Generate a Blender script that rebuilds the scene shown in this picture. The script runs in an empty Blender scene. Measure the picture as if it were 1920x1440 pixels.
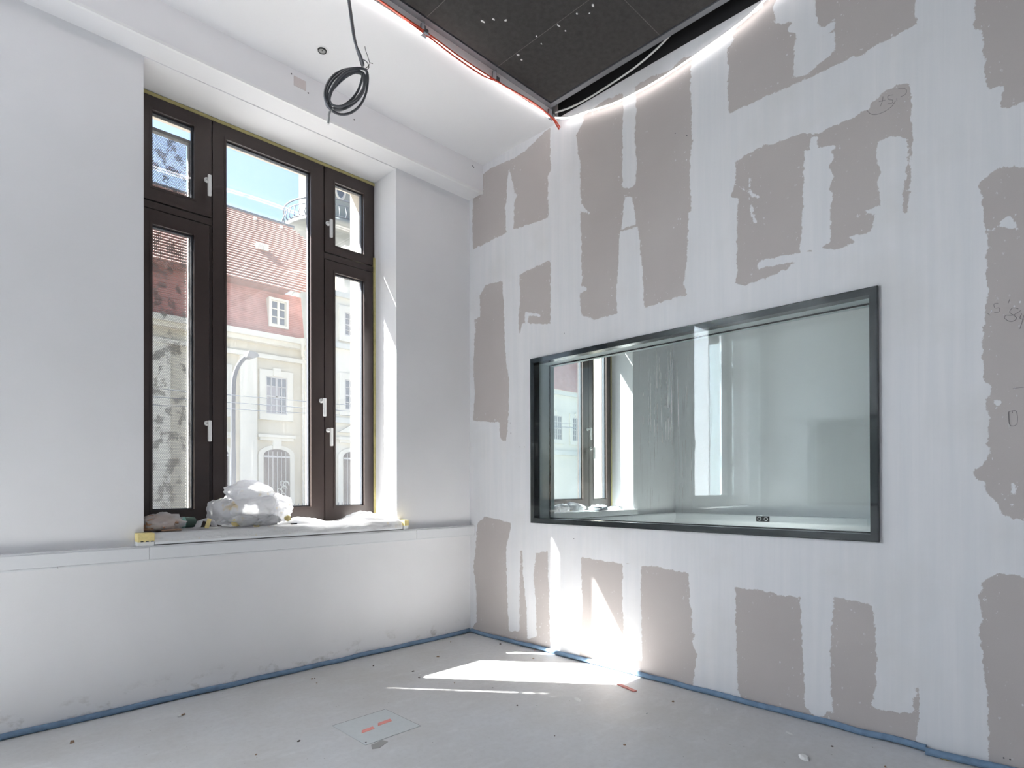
import bpy, bmesh, math, random
import numpy as np
from mathutils import Vector, Matrix, noise as mnoise

scene = bpy.context.scene
COL = scene.collection
random.seed(7)

# ------------------------------------------------------------------ camera
F_PX, CY_PX, EYE = 1112.257, 908.07, Vector((-3.226, -3.7344, 1.2))
YAW, PIT, ROL = math.radians(44.87827), math.radians(0.23805), math.radians(-0.16304)
FW = Vector((math.sin(YAW) * math.cos(PIT), math.cos(YAW) * math.cos(PIT), math.sin(PIT)))
_r0 = Vector((math.cos(YAW), -math.sin(YAW), 0)); _u0 = _r0.cross(FW)
RT = _r0 * math.cos(ROL) + _u0 * math.sin(ROL); UP = -_r0 * math.sin(ROL) + _u0 * math.cos(ROL)
cam_d = bpy.data.cameras.new('camera'); cam = bpy.data.objects.new('camera', cam_d); COL.objects.link(cam)
cam_d.sensor_width = 36.0; cam_d.lens = F_PX / 1920 * 36.0
cam_d.shift_y = (CY_PX - 720) / 1920
cam_d.clip_start = 0.05; cam_d.clip_end = 500
m = Matrix.Identity(4)
for i in range(3):
    m[i][0], m[i][1], m[i][2], m[i][3] = RT[i], UP[i], -FW[i], EYE[i]
cam.matrix_world = m
scene.camera = cam

# ------------------------------------------------------------------ world, sun, lamps, exposure
SUN_TO = Vector((1, -1.25, -1.94)).normalized()          # the way the sunlight travels
world = bpy.data.worlds.new('sky'); scene.world = world; world.use_nodes = True
nt = world.node_tree; nt.nodes.clear()
sky = nt.nodes.new('ShaderNodeTexSky'); sky.sky_type = 'NISHITA'; sky.sun_disc = False
sky.sun_elevation = math.asin(-SUN_TO.z)
sky.sun_rotation = math.atan2(-SUN_TO.x, -SUN_TO.y)
sky.altitude = 100; sky.air_density = 1.0; sky.dust_density = 1.5; sky.ozone_density = 1.0
bg = nt.nodes.new('ShaderNodeBackground'); bg.inputs['Strength'].default_value = 0.112
wo = nt.nodes.new('ShaderNodeOutputWorld')
nt.links.new(sky.outputs[0], bg.inputs[0]); nt.links.new(bg.outputs[0], wo.inputs[0])

sd = bpy.data.lights.new('sun_offscreen', 'SUN'); sd.energy = 22.0; sd.angle = math.radians(0.53); sd.color = (1.0, 0.96, 0.9)
so = bpy.data.objects.new('sun_offscreen', sd); COL.objects.link(so)
so.rotation_euler = SUN_TO.to_track_quat('-Z', 'Y').to_euler()

def area(name, loc, target, sx, sy, energy, color):
    d = bpy.data.lights.new(name, 'AREA'); d.shape = 'RECTANGLE'; d.size = sx; d.size_y = sy
    d.energy = energy; d.color = color
    o = bpy.data.objects.new(name, d); COL.objects.link(o); o.location = loc
    o.rotation_euler = (Vector(target) - Vector(loc)).to_track_quat('-Z', 'Y').to_euler()
    return o
# daylight of the room's second window, further along the same wall (its sill and bars show as a reflection in the glass panel)
area('window_left_offscreen', (-4.66, .42, 2.26), (-4.66, -5.0, 2.26), 1.60, 2.56, 135, (0.88, 0.94, 1.0))

vs = scene.view_settings
vs.view_transform = 'Standard'; vs.look = 'None'; vs.gamma = 1.0; vs.exposure = 1.60
vs.use_curve_mapping = False
cy = scene.cycles
cy.use_denoising = True
cy.adaptive_threshold = 0.03
cy.max_bounces = 8; cy.diffuse_bounces = 4; cy.glossy_bounces = 3; cy.transmission_bounces = 8
cy.transparent_max_bounces = 16
cy.caustics_reflective = False; cy.caustics_refractive = False
cy.sample_clamp_indirect = 6.0

# ------------------------------------------------------------------ measuring helpers (pixel of the 1920x1440 frame -> point on a real plane)
def ray(px, py): return FW * F_PX + RT * (px - 960) + UP * (CY_PX - py)
def onX(px, py, x=0.0): r = ray(px, py); return EYE + r * ((x - EYE.x) / r.x)
def onY(px, py, y=0.0): r = ray(px, py); return EYE + r * ((y - EYE.y) / r.y)
def onZ(px, py, z=0.0): r = ray(px, py); return EYE + r * ((z - EYE.z) / r.z)

# ------------------------------------------------------------------ materials
MATS = {}
class N:
    """tiny node-graph helper"""
    def __init__(self, name):
        self.m = bpy.data.materials.new(name); self.m.use_nodes = True
        self.t = self.m.node_tree; self.t.nodes.clear()
        self.out = self.t.nodes.new('ShaderNodeOutputMaterial')
        self._co = None
    def n(self, typ, **kw):
        x = self.t.nodes.new(typ)
        for k, v in kw.items(): setattr(x, k, v)
        return x
    def l(self, a, b): self.t.links.new(a, b)
    def put(self, sock, v):
        if hasattr(v, 'is_output'): self.l(v, sock)
        elif isinstance(v, (tuple, list)): sock.default_value = tuple(v) if len(v) != 3 or sock.type == 'VECTOR' else (*v, 1)
        else: sock.default_value = v
    def co(self):
        if self._co is None: self._co = self.n('ShaderNodeNewGeometry').outputs['Position']
        return self._co
    def scaled(self, s):
        v = self.n('ShaderNodeVectorMath', operation='MULTIPLY'); self.l(self.co(), v.inputs[0]); v.inputs[1].default_value = s
        return v.outputs[0]
    def noise(self, scale, detail=4, rough=0.55, stretch=None, vec=None):
        x = self.n('ShaderNodeTexNoise'); x.inputs['Scale'].default_value = scale
        x.inputs['Detail'].default_value = detail; x.inputs['Roughness'].default_value = rough
        self.l(vec if vec is not None else (self.scaled(stretch) if stretch else self.co()), x.inputs['Vector'])
        return x.outputs['Fac']
    def math(self, op, a, b=0.0, c=0.0, clamp=False):
        x = self.n('ShaderNodeMath', operation=op, use_clamp=clamp)
        for i, v in enumerate((a, b, c)): self.put(x.inputs[i], v)
        return x.outputs[0]
    def ramp(self, fac, lo, hi, a=0.0, b=1.0, smooth=False):
        x = self.n('ShaderNodeMapRange', interpolation_type='SMOOTHSTEP' if smooth else 'LINEAR'); x.clamp = True
        self.put(x.inputs[0], fac); x.inputs[1].default_value = lo; x.inputs[2].default_value = hi
        x.inputs[3].default_value = a; x.inputs[4].default_value = b
        return x.outputs[0]
    def mix(self, fac, a, b):
        x = self.n('ShaderNodeMix', data_type='RGBA'); self.put(x.inputs[0], fac); self.put(x.inputs[6], a); self.put(x.inputs[7], b)
        return x.outputs[2]
    def bump(self, h, strength=0.3, dist=0.01, normal=None):
        x = self.n('ShaderNodeBump'); x.inputs['Strength'].default_value = strength; x.inputs['Distance'].default_value = dist
        self.put(x.inputs['Height'], h)
        if normal is not None: self.l(normal, x.inputs['Normal'])
        return x.outputs[0]
    def pbr(self, color, rough=0.6, metal=0.0, spec=0.5, normal=None, **kw):
        x = self.n('ShaderNodeBsdfPrincipled')
        self.put(x.inputs['Base Color'], color); self.put(x.inputs['Roughness'], rough); x.inputs['Metallic'].default_value = metal
        x.inputs['Specular IOR Level'].default_value = spec
        if normal is not None: self.l(normal, x.inputs['Normal'])
        for k, v in kw.items(): self.put(x.inputs[k], v)
        return x.outputs[0]
    def mixsh(self, fac, a, b):
        x = self.n('ShaderNodeMixShader'); self.put(x.inputs[0], fac); self.l(a, x.inputs[1]); self.l(b, x.inputs[2]); return x.outputs[0]
    def done(self, sh):
        self.l(sh, self.out.inputs['Surface']); MATS[self.m.name] = self.m; return self.m

def flat(name, color, rough=0.6, metal=0.0, var=0.06, nscale=14.0, bump=0.0, spec=0.5):
    g = N(name); f = g.noise(nscale)
    c = g.mix(f, tuple(x * (1 - var) for x in color), tuple(min(1, x * (1 + var)) for x in color))
    nrm = g.bump(g.noise(nscale * 8, 3), bump, 0.004) if bump else None
    return g.done(g.pbr(c, rough, metal, spec, nrm))

def m_paint(name, base, dirt=0.1):
    g = N(name)
    big = g.noise(1.3, 3); fine = g.noise(60, 4)
    c = g.mix(g.ramp(big, .35, .7), base, tuple(x * (1 - dirt * .5) for x in base))
    sm = g.ramp(g.noise(5.0, 6, .7, (1, 1, .5)), .66, .80)
    c = g.mix(g.math('MULTIPLY', sm, dirt * 1.6), c, tuple(x * .72 for x in base))
    if dirt > .09:      # splashes of building dirt along the foot of the wall
        sz = g.n('ShaderNodeSeparateXYZ'); g.l(g.co(), sz.inputs[0])
        foot = g.math('MULTIPLY', g.ramp(sz.outputs['Z'], .03, .16, 1, 0), g.ramp(g.noise(7, 5, .7, (1, 1, 1.6)), .55, .68))
        c = g.mix(g.math('MULTIPLY', foot, .55), c, (.30, .27, .22))
    g.done(g.pbr(c, 0.75, 0, .25, g.bump(fine, .12, .003)))
m_paint('white_paint', (.86, .855, .87))
m_paint('white_ceiling', (.86, .855, .87), .03)
m_paint('bulkhead_grey', (.86, .855, .87), .05)
m_paint('soffit_grey', (.86, .855, .87), .05)
m_paint('reveal_white', (.86, .855, .87), .03)
m_paint('exterior_plaster', (.52, .475, .41), .08)
flat('corner_bead', (.87, .87, .87), .5)

def m_floor():
    g = N('screed')
    b = g.noise(1.1, 5, .6); f = g.noise(34, 5, .65); s = g.noise(5.0, 6, .7, (1.0, 2.4, 1))
    c = g.mix(g.ramp(b, .35, .68), (.59, .58, .57), (.68, .69, .715))
    c = g.mix(g.math('MULTIPLY', g.ramp(s, .52, .72), .45), c, (.76, .765, .775))
    c = g.mix(g.math('MULTIPLY', g.ramp(f, .45, .75), .30), c, (.47, .46, .45))
    sp = g.n('ShaderNodeTexVoronoi'); sp.inputs['Scale'].default_value = 26; g.l(g.co(), sp.inputs['Vector'])
    dots = g.math('MULTIPLY', g.ramp(sp.outputs['Distance'], .05, .09, 1, 0), g.ramp(g.noise(9), .56, .6))
    c = g.mix(g.math('MULTIPLY', dots, .75), c, (.16, .14, .12))
    h = g.math('ADD', g.math('MULTIPLY', f, .5), s)
    g.done(g.pbr(c, g.ramp(b, .3, .7, .48, .66), 0, .4, g.bump(h, .16, .006)))
m_floor()

def m_drywall():
    """gypsum board with joint filler; the mesh attribute 'bare' is the distance (m) to the edge of the bare board, positive inside it"""
    g = N('gypsum_board_with_filler')
    at = g.n('ShaderNodeAttribute', attribute_name='bare').outputs['Fac']
    wob = g.math('ADD', g.math('MULTIPLY', g.math('SUBTRACT', g.noise(26, 4, .65), .5), .040),
                 g.math('MULTIPLY', g.math('SUBTRACT', g.noise(150, 3, .7, (1, 1.6, .6)), .5), .012))
    d = g.math('ADD', at, wob)
    mask = g.ramp(d, -.0012, .0012)
    # scattered spatter of filler on the board and scrapes of board in the filler
    sv = g.n('ShaderNodeTexVoronoi'); sv.inputs['Scale'].default_value = 34
    g.l(g.scaled((1, 1.0, .7)), sv.inputs['Vector'])
    spat = g.math('MULTIPLY', g.ramp(sv.outputs['Distance'], .10, .16, 1, 0), g.ramp(g.noise(4.2, 3), .60, .64))
    edge = g.math('MULTIPLY', g.ramp(at, 0.01, .10, 1, .0), g.ramp(g.noise(48, 3, .6, (1, 1, .8)), .66, .68))
    spat = g.math('MAXIMUM', spat, edge)
    mask = g.math('MULTIPLY', mask, g.math('SUBTRACT', 1.0, g.math('MULTIPLY', spat, .85)))
    fib = g.noise(190, 4, .7)
    board = g.mix(g.ramp(g.noise(1.7, 3), .3, .7), (.51, .466, .452), (.555, .512, .496))
    board = g.mix(g.math('MULTIPLY', g.ramp(fib, .4, .7), .18), board, (.46, .43, .42))
    trowel = g.noise(3.0, 5, .6, (1, 7.0, .35))
    filler = g.mix(g.ramp(trowel, .36, .64), (.80, .795, .81), (.755, .76, .78))
    filler = g.mix(g.math('MULTIPLY', g.ramp(g.noise(2.2, 4), .5, .7), .45), filler, (.70, .69, .68))
    streak = g.ramp(g.noise(9.0, 3, .5, (1, 9, .06)), .62, .70)
    filler = g.mix(g.math('MULTIPLY', streak, .07), filler, (.60, .60, .62))
    c = g.mix(mask, filler, board)
    h = g.math('ADD', g.math('MULTIPLY', mask, -1.0), g.math('MULTIPLY', trowel, .35))
    g.done(g.pbr(c, .85, 0, .2, g.bump(h, .35, .0015)))
m_drywall()

def m_glass(name, tint=(1, 1, 1), dirt=.05, streaks=.0, drips=False, f0=.04):
    g = N(name)
    lw = g.n('ShaderNodeLayerWeight'); lw.inputs[0].default_value = .5
    fr = g.math('ADD', f0, g.math('MULTIPLY', g.math('POWER', lw.outputs['Facing'], 5.0), 1 - f0))
    tr = g.n('ShaderNodeBsdfTransparent'); g.put(tr.inputs[0], tint)
    gl = g.n('ShaderNodeBsdfGlossy'); gl.inputs['Roughness'].default_value = 0.0; g.put(gl.inputs[0], (1, 1, 1))
    base = g.mixsh(fr, tr.outputs[0], gl.outputs[0])
    df = g.n('ShaderNodeBsdfDiffuse'); tl = g.n('ShaderNodeBsdfTranslucent')
    g.put(df.inputs[0], (.85, .86, .88)); g.put(tl.inputs[0], (.85, .86, .88))
    film = g.mixsh(.55, df.outputs[0], tl.outputs[0])
    cloud = g.noise(3.0, 5, .6, (1, 1, .5))
    fac = g.math('MULTIPLY', g.ramp(cloud, .25, .8, .35, 1.4), dirt)
    if streaks:
        st = g.ramp(g.noise(55, 3, .6, (1, 1, .05)), .56, .74)
        sp = g.ramp(g.noise(160, 2, .6), .63, .70)
        fac = g.math('ADD', fac, g.math('MULTIPLY', g.math('MAXIMUM', st, sp), streaks))
    if drips:
        # dried runs of cleaning water on the pane, in one broad area of it
        sepn = g.n('ShaderNodeSeparateXYZ'); g.l(g.co(), sepn.inputs[0])
        zone = g.math('MULTIPLY', g.ramp(sepn.outputs['Y'], -2.06, -1.94), g.ramp(sepn.outputs['Y'], -1.70, -1.63, 1, 0))
        line = g.ramp(g.noise(120, 2, .5, (1, 1, .012)), .63, .70)
        brk = g.ramp(g.noise(14, 3, .6, (1, 1, .5)), .40, .55)
        fac = g.math('ADD', fac, g.math('MULTIPLY', g.math('MULTIPLY', line, brk), g.math('MULTIPLY', g.math('MULTIPLY', g.math('MULTIPLY', g.ramp(sepn.outputs['Z'], 1.02, 1.25), g.ramp(sepn.outputs['Z'], 1.95, 2.06, 1, 0)), zone), .75)))
        wash = g.ramp(g.noise(26, 2, .5, (1, 1, .02)), .45, .75)
        fac = g.math('ADD', fac, g.math('MULTIPLY', wash, .006))
    g.done(g.mixsh(g.math('MINIMUM', fac, .9), base, film))
m_glass('window_glass', (.97, .985, .99), .028, .022)
m_glass('partition_glass_front', (.955, .985, .985), .002, 0, True, .012)
m_glass('partition_glass_rear', (.945, .98, .98), .008, 0, False, .012)

flat('window_brown', (.042, .029, .026), .38, 0, .12, 30, .05)
flat('aluminium', (.045, .05, .06), .6, .0, .05)
flat('spacer_grey', (.022, .031, .048), .6, .0, .1)
flat('handle_white', (.80, .80, .79), .3)
flat('foam_yellow', (.52, .45, .20), .9, 0, .25, 40, .5)
flat('frame_black', (.010, .011, .014), .25, 0, .1)
flat('screen_post', (.16, .155, .15), .7)
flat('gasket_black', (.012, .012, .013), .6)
flat('lining_grey', (.60, .64, .64), .5)
flat('trunking_white', (.79, .80, .82), .35, 0, .02)
flat('edge_foam_blue', (.18, .28, .41), .85, 0, .35, 26, .4)
flat('raft_felt', (.068, .065, .063), .95, 0, .35, 30, .8, .1)
flat('seam_dust', (.14, .13, .12), .9, 0, .5, 9)
flat('raft_frame', (.17, .175, .19), .4, .4, .05)
flat('white_profile', (.80, .79, .79), .3, .15, .03)
flat('void_black', (.012, .011, .012), .9)
flat('cable_grey', (.15, .155, .17), .42, 0, .2, 60)
flat('cable_red', (.62, .07, .03), .4)
flat('cable_white', (.66, .66, .65), .4)
flat('wire_dark', (.03, .03, .03), .5)
flat('pencil', (.16, .15, .16), .8)
flat('steel_clip', (.55, .57, .60), .25, .8)
flat('box_lid', (.60, .63, .64), .55, 0, .08, 40, .1)
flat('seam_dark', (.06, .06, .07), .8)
flat('sticker_red', (.86, .33, .29), .7, 0, .2, 60)
flat('sticker_pink', (.66, .60, .59), .8, 0, .05)
flat('lath_red', (.62, .23, .20), .7, 0, .2)
flat('rubble_white', (.80, .80, .79), .8, 0, .1)
flat('rubble_dark', (.09, .07, .06), .8, 0, .4, 60)
flat('rubble_brown', (.30, .20, .13), .8, 0, .3, 60)
flat('rubble_ochre', (.36, .29, .13), .8, 0, .3, 60)
flat('paper_brown', (.36, .22, .14), .8, 0, .4, 26, .4)
flat('tape_yellow', (.80, .66, .30), .6, 0, .25, 40)
flat('bottle_green', (.10, .17, .14), .18)
flat('bottle_label', (.22, .48, .42), .5, 0, .4, 50)
flat('cloth_grey', (.36, .38, .42), .9, 0, .25, 40, .4)
flat('socket_white', (.82, .82, .82), .35)
flat('speaker_cone', (.42, .42, .42), .6)
# outside
flat('facade_cream', (.56, .515, .42), .9, 0, .08, 1.0)
flat('facade_pale', (.66, .63, .555), .9, 0, .06, 1.0)
flat('stone_pale', (.58, .58, .54), .9, 0, .10, 1.2)
flat('tower_stone', (.24, .275, .265), .9, 0, .14, .8)
flat('plinth', (.36, .35, .34), .9)
flat('brick_red', (.44, .19, .165), .9, 0, .35, 3.0)
flat('roof_red', (.31, .155, .13), .85, 0, .18, 2.5)
flat('pane_dark', (.10, .12, .15), .12)
flat('curtain_grey', (.30, .29, .31), .9)
flat('timber_dark', (.10, .085, .085), .7)
flat('muntin', (.46, .45, .45), .6)
flat('iron_dark', (.10, .12, .15), .6)
flat('lamp_grey', (.06, .07, .09), .6, .0)
flat('lamp_glass', (.20, .205, .21), .5)
flat('zinc', (.62, .60, .56), .6)
flat('asphalt', (.16, .16, .16), .95, 0, .2, 3)
flat('paving', (.36, .35, .335), .95, 0, .2, 3)
flat('bark', (.12, .09, .07), .9)
g = N('leaf'); c = g.mix(g.noise(1.5, 3), (.05, .11, .025), (.16, .24, .06)); g.done(g.pbr(c, .7))

g = N('led_emitter'); e = g.n('ShaderNodeEmission'); g.put(e.inputs[0], (1.0, .95, .93)); e.inputs[1].default_value = 4.0; g.done(e.outputs[0])

def m_film(name, col, alpha, sss=.5):
    g = N(name)
    df = g.n('ShaderNodeBsdfDiffuse'); tl = g.n('ShaderNodeBsdfTranslucent'); gl = g.n('ShaderNodeBsdfGlossy'); tr = g.n('ShaderNodeBsdfTransparent')
    warm = g.mix(g.ramp(g.noise(16, 3), .62, .74), col, (col[0], col[1] * .86, col[2] * .58))
    g.put(df.inputs[0], warm); g.put(tl.inputs[0], warm); gl.inputs['Roughness'].default_value = .22
    nrm = g.bump(g.noise(55, 4, .65), .5, .01)
    for x in (df, gl): g.l(nrm, x.inputs['Normal'])
    b = g.mixsh(sss, df.outputs[0], tl.outputs[0])
    b = g.mixsh(.08, b, gl.outputs[0])
    g.done(g.mixsh(alpha, b, tr.outputs[0]))
m_film('plastic_white', (.88, .885, .905), .14, .55)
m_film('plastic_clear', (.84, .85, .88), .50)
m_film('plastic_wrap', (.84, .84, .85), .15, .35)

def m_screen():
    """perforated sheet: staggered round holes, smaller where the leaf motif is"""
    g = N('perforated_sheet'); s = .0105
    sp = g.n('ShaderNodeSeparateXYZ'); g.l(g.co(), sp.inputs[0])
    u = g.math('DIVIDE', sp.outputs['X'], s); v = g.math('DIVIDE', sp.outputs['Z'], s * .866)
    row = g.math('FLOOR', v)
    u2 = g.math('ADD', u, g.math('MULTIPLY', g.math('MODULO', g.math('ABSOLUTE', row), 2.0), .5))
    fu = g.math('SUBTRACT', g.math('FRACT', u2), .5); fv = g.math('MULTIPLY', g.math('SUBTRACT', g.math('FRACT', v), .5), .866)
    d = g.math('SQRT', g.math('ADD', g.math('MULTIPLY', fu, fu), g.math('MULTIPLY', fv, fv)))
    leaf = g.ramp(g.noise(22.0, 3, .55, (1.0, 1, .8)), .54, .60)
    rad = g.math('SUBTRACT', .415, g.math('MULTIPLY', leaf, .17))
    solid = g.math('GREATER_THAN', d, rad)
    tr = g.n('ShaderNodeBsdfTransparent')
    metal = g.pbr((.30, .285, .27), .6, .1)
    g.done(g.mixsh(solid, tr.outputs[0], metal))
m_screen()
def M(n): return MATS[n]

# ------------------------------------------------------------------ mesh helpers
class MB:
    def __init__(self): self.v = []; self.f = []; self.mi = []; self.sm = []
    def add(self, vs, fs, mi=0, smooth=False):
        o = len(self.v); self.v += [tuple(p) for p in vs]; self.f += [tuple(i + o for i in q) for q in fs]
        self.mi += [mi] * len(fs); self.sm += [smooth] * len(fs); return self
    def box(self, x0, x1, y0, y1, z0, z1, mi=0):
        if x0 > x1: x0, x1 = x1, x0
        if y0 > y1: y0, y1 = y1, y0
        if z0 > z1: z0, z1 = z1, z0
        vs = [(x, y, z) for x in (x0, x1) for y in (y0, y1) for z in (z0, z1)]
        return self.add(vs, [(0, 1, 3, 2), (4, 6, 7, 5), (0, 4, 5, 1), (2, 3, 7, 6), (0, 2, 6, 4), (1, 5, 7, 3)], mi)
    def bbox(self, x0, x1, y0, y1, z0, z1, b=.004, mi=0):
        """box with bevelled edges"""
        bm = bmesh.new(); bmesh.ops.create_cube(bm, size=1)
        for v in bm.verts:
            v.co = Vector(((x0 + x1) / 2 + v.co.x * (x1 - x0), (y0 + y1) / 2 + v.co.y * (y1 - y0), (z0 + z1) / 2 + v.co.z * (z1 - z0)))
        bmesh.ops.bevel(bm, geom=list(bm.edges), offset=b, segments=2, affect='EDGES', profile=.6)
        return self.bm(bm, mi)
    def bm(self, bm, mi=0, smooth=False):
        bm.verts.index_update()
        self.add([v.co[:] for v in bm.verts], [[v.index for v in f.verts] for f in bm.faces], mi, smooth); bm.free(); return self
    def ring(self, x0, x1, z0, z1, w, y0, y1, mi=0):
        """picture frame in the XZ plane"""
        wl, wr, wb, wt = w if isinstance(w, tuple) else (w,) * 4
        self.box(x0, x0 + wl, y0, y1, z0, z1, mi); self.box(x1 - wr, x1, y0, y1, z0, z1, mi)
        self.box(x0 + wl, x1 - wr, y0, y1, z0, z0 + wb, mi); self.box(x0 + wl, x1 - wr, y0, y1, z1 - wt, z1, mi)
        return self
    def ringx(self, y0, y1, z0, z1, w, x0, x1, mi=0):
        self.box(x0, x1, y0, y0 + w, z0, z1, mi); self.box(x0, x1, y1 - w, y1, z0, z1, mi)
        self.box(x0, x1, y0 + w, y1 - w, z0, z0 + w, mi); self.box(x0, x1, y0 + w, y1 - w, z1 - w, z1, mi)
        return self
    def tube(self, pts, r, n=8, closed=False, mi=0, cap=True):
        pts = [Vector(p) for p in pts]; k = len(pts); rs = r if isinstance(r, (list, tuple)) else [r] * k
        rings = []; prev = None
        for i, p in enumerate(pts):
            a = pts[(i - 1) % k] if (closed or i > 0) else p
            b = pts[(i + 1) % k] if (closed or i < k - 1) else p
            t = (b - a).normalized()
            if prev is None:
                u = t.orthogonal().normalized()
            else:
                u = (prev - t * prev.dot(t)); u = u.normalized() if u.length > 1e-6 else t.orthogonal().normalized()
            prev = u; w = t.cross(u)
            rings.append([p + (u * math.cos(2 * math.pi * j / n) + w * math.sin(2 * math.pi * j / n)) * rs[i] for j in range(n)])
        vs = [q for rg in rings for q in rg]; fs = []
        for i in range(k if closed else k - 1):
            i2 = (i + 1) % k
            for j in range(n): fs.append((i * n + j, i * n + (j + 1) % n, i2 * n + (j + 1) % n, i2 * n + j))
        self.add(vs, fs, mi, True)
        if cap and not closed:
            self.add(rings[0], [tuple(range(n))[::-1]], mi); self.add(rings[-1], [tuple(range(n))], mi)
        return self
    def lathe(self, prof, c, axis='Z', n=24, mi=0, smooth=True):
        c = Vector(c); vs = []; fs = []
        for r, h in prof:
            for j in range(n):
                a = 2 * math.pi * j / n; p, q = r * math.cos(a), r * math.sin(a)
                vs.append(c + Vector({'Z': (p, q, h), 'X': (h, p, q), 'Y': (q, h, p)}[axis]))
        for i in range(len(prof) - 1):
            for j in range(n): fs.append((i * n + j, i * n + (j + 1) % n, (i + 1) * n + (j + 1) % n, (i + 1) * n + j))
        return self.add(vs, fs, mi, smooth)
    def prism(self, poly, axis, a, b, mi=0):
        """extrude a 2-D polygon: axis 'Y' poly=(x,z); axis 'X' poly=(y,z); axis 'Z' poly=(x,y)"""
        mk = {'Y': lambda p, t: (p[0], t, p[1]), 'X': lambda p, t: (t, p[0], p[1]), 'Z': lambda p, t: (p[0], p[1], t)}[axis]
        n = len(poly); vs = [mk(p, a) for p in poly] + [mk(p, b) for p in poly]
        fs = [tuple(range(n)), tuple(range(2 * n - 1, n - 1, -1))] + [(i, i + n, (i + 1) % n + n, (i + 1) % n) for i in range(n)]
        return self.add(vs, fs, mi)
    def build(self, name, mats, parent=None, loc=None):
        me = bpy.data.meshes.new(name)
        org = Vector((0, 0, 0))
        if parent is not None:
            p = parent
            while p is not None: org += Vector(p.location); p = p.parent
        else:
            a = np.array(self.v); lo, hi = a.min(0), a.max(0)
            org = Vector(loc) if loc is not None else Vector(((lo[0] + hi[0]) / 2, (lo[1] + hi[1]) / 2, lo[2]))
        me.from_pydata([(x - org.x, y - org.y, z - org.z) for x, y, z in self.v], [], self.f)
        for mt in (mats if isinstance(mats, (list, tuple)) else [mats]): me.materials.append(M(mt))
        me.polygons.foreach_set('material_index', self.mi); me.polygons.foreach_set('use_smooth', self.sm)
        bm = bmesh.new(); bm.from_mesh(me); bmesh.ops.recalc_face_normals(bm, faces=bm.faces[:]); bm.to_mesh(me); bm.free()
        me.update()
        o = bpy.data.objects.new(name, me); COL.objects.link(o)
        if parent is not None: o.parent = parent
        else: o.location = org
        return o

def tag(o, label=None, cat=None, group=None, kind=None):
    for k, v in (('label', label), ('category', cat), ('group', group), ('kind', kind)):
        if v: o[k] = v
    return o
def empty(name, loc):
    o = bpy.data.objects.new(name, None); o.empty_display_size = .1; COL.objects.link(o); o.location = loc; return o
def copy_tree(o, parent=None, shift=None):
    c = o.copy(); COL.objects.link(c); c.parent = parent
    if shift is not None: c.location = Vector(o.location) + Vector(shift)
    for ch in list(o.children): copy_tree(ch, c)
    return c
def struct(o, label=None): return tag(o, label, None, None, 'structure')

# ------------------------------------------------------------------ dimensions (metres; room corner at the origin, window wall y=0, board wall x=0)
CEIL, YB, BULK = 3.805, -0.170, 3.580
RX0, RY0 = -5.80, -7.0            # far left wall and rear wall of the room
NX1 = 3.29                        # far wall of the next room
LX0 = -9.2                        # the room on the other side
WT = .20                          # partition thickness
SHIFTS = (-6.24, -3.12, 0.0, 3.12)
WX0, WX1, WZ0, WZ1 = -2.362, -0.718, 0.905, 3.576     # window recess
PY0, PY1, PZ0, PZ1 = -2.970, -0.707, 0.932, 2.149     # partition window

# ------------------------------------------------------------------ structure
fl = MB().box(LX0 - .3, NX1 + .3, RY0 - .3, .0, -.20, 0).build('floor', 'screed'); struct(fl, 'bare grey concrete screed floor')

w = MB()
xs = [LX0 - .3]
def wall_leaf(y0, y1, x0, x1, z0, z1, mi, top, bot):
    e = [LX0 - .3]
    for s in SHIFTS: e += [x0 + s, x1 + s]
    e.append(NX1 + .3)
    for a, b in zip(e[0::2], e[1::2]): w.box(a, b, y0, y1, bot, top, mi)
    for s in SHIFTS:
        w.box(x0 + s, x1 + s, y0, y1, bot, z0, mi); w.box(x0 + s, x1 + s, y0, y1, z1, top, mi)
        if mi == 0:      # skim-coated reveals
            w.box(x0 + s, x1 + s, y0 + .001, y1, z1 - .0015, z1, 2); w.box(x1 + s - .0015, x1 + s, y0 + .001, y1, z0, z1 - .0015, 2); w.box(x0 + s, x0 + s + .0015, y0 + .001, y1, z0, z1 - .0015, 2)
wall_leaf(0, .33, WX0, WX1, WZ0, WZ1, 0, 4.3, -.2)
wall_leaf(.33, .70, -2.3635, -.700, .93, 3.634, 1, 5.2, -1.0)
struct(w.build('wall_left', ['white_paint', 'exterior_plaster', 'reveal_white']), 'white plastered window wall')

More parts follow.
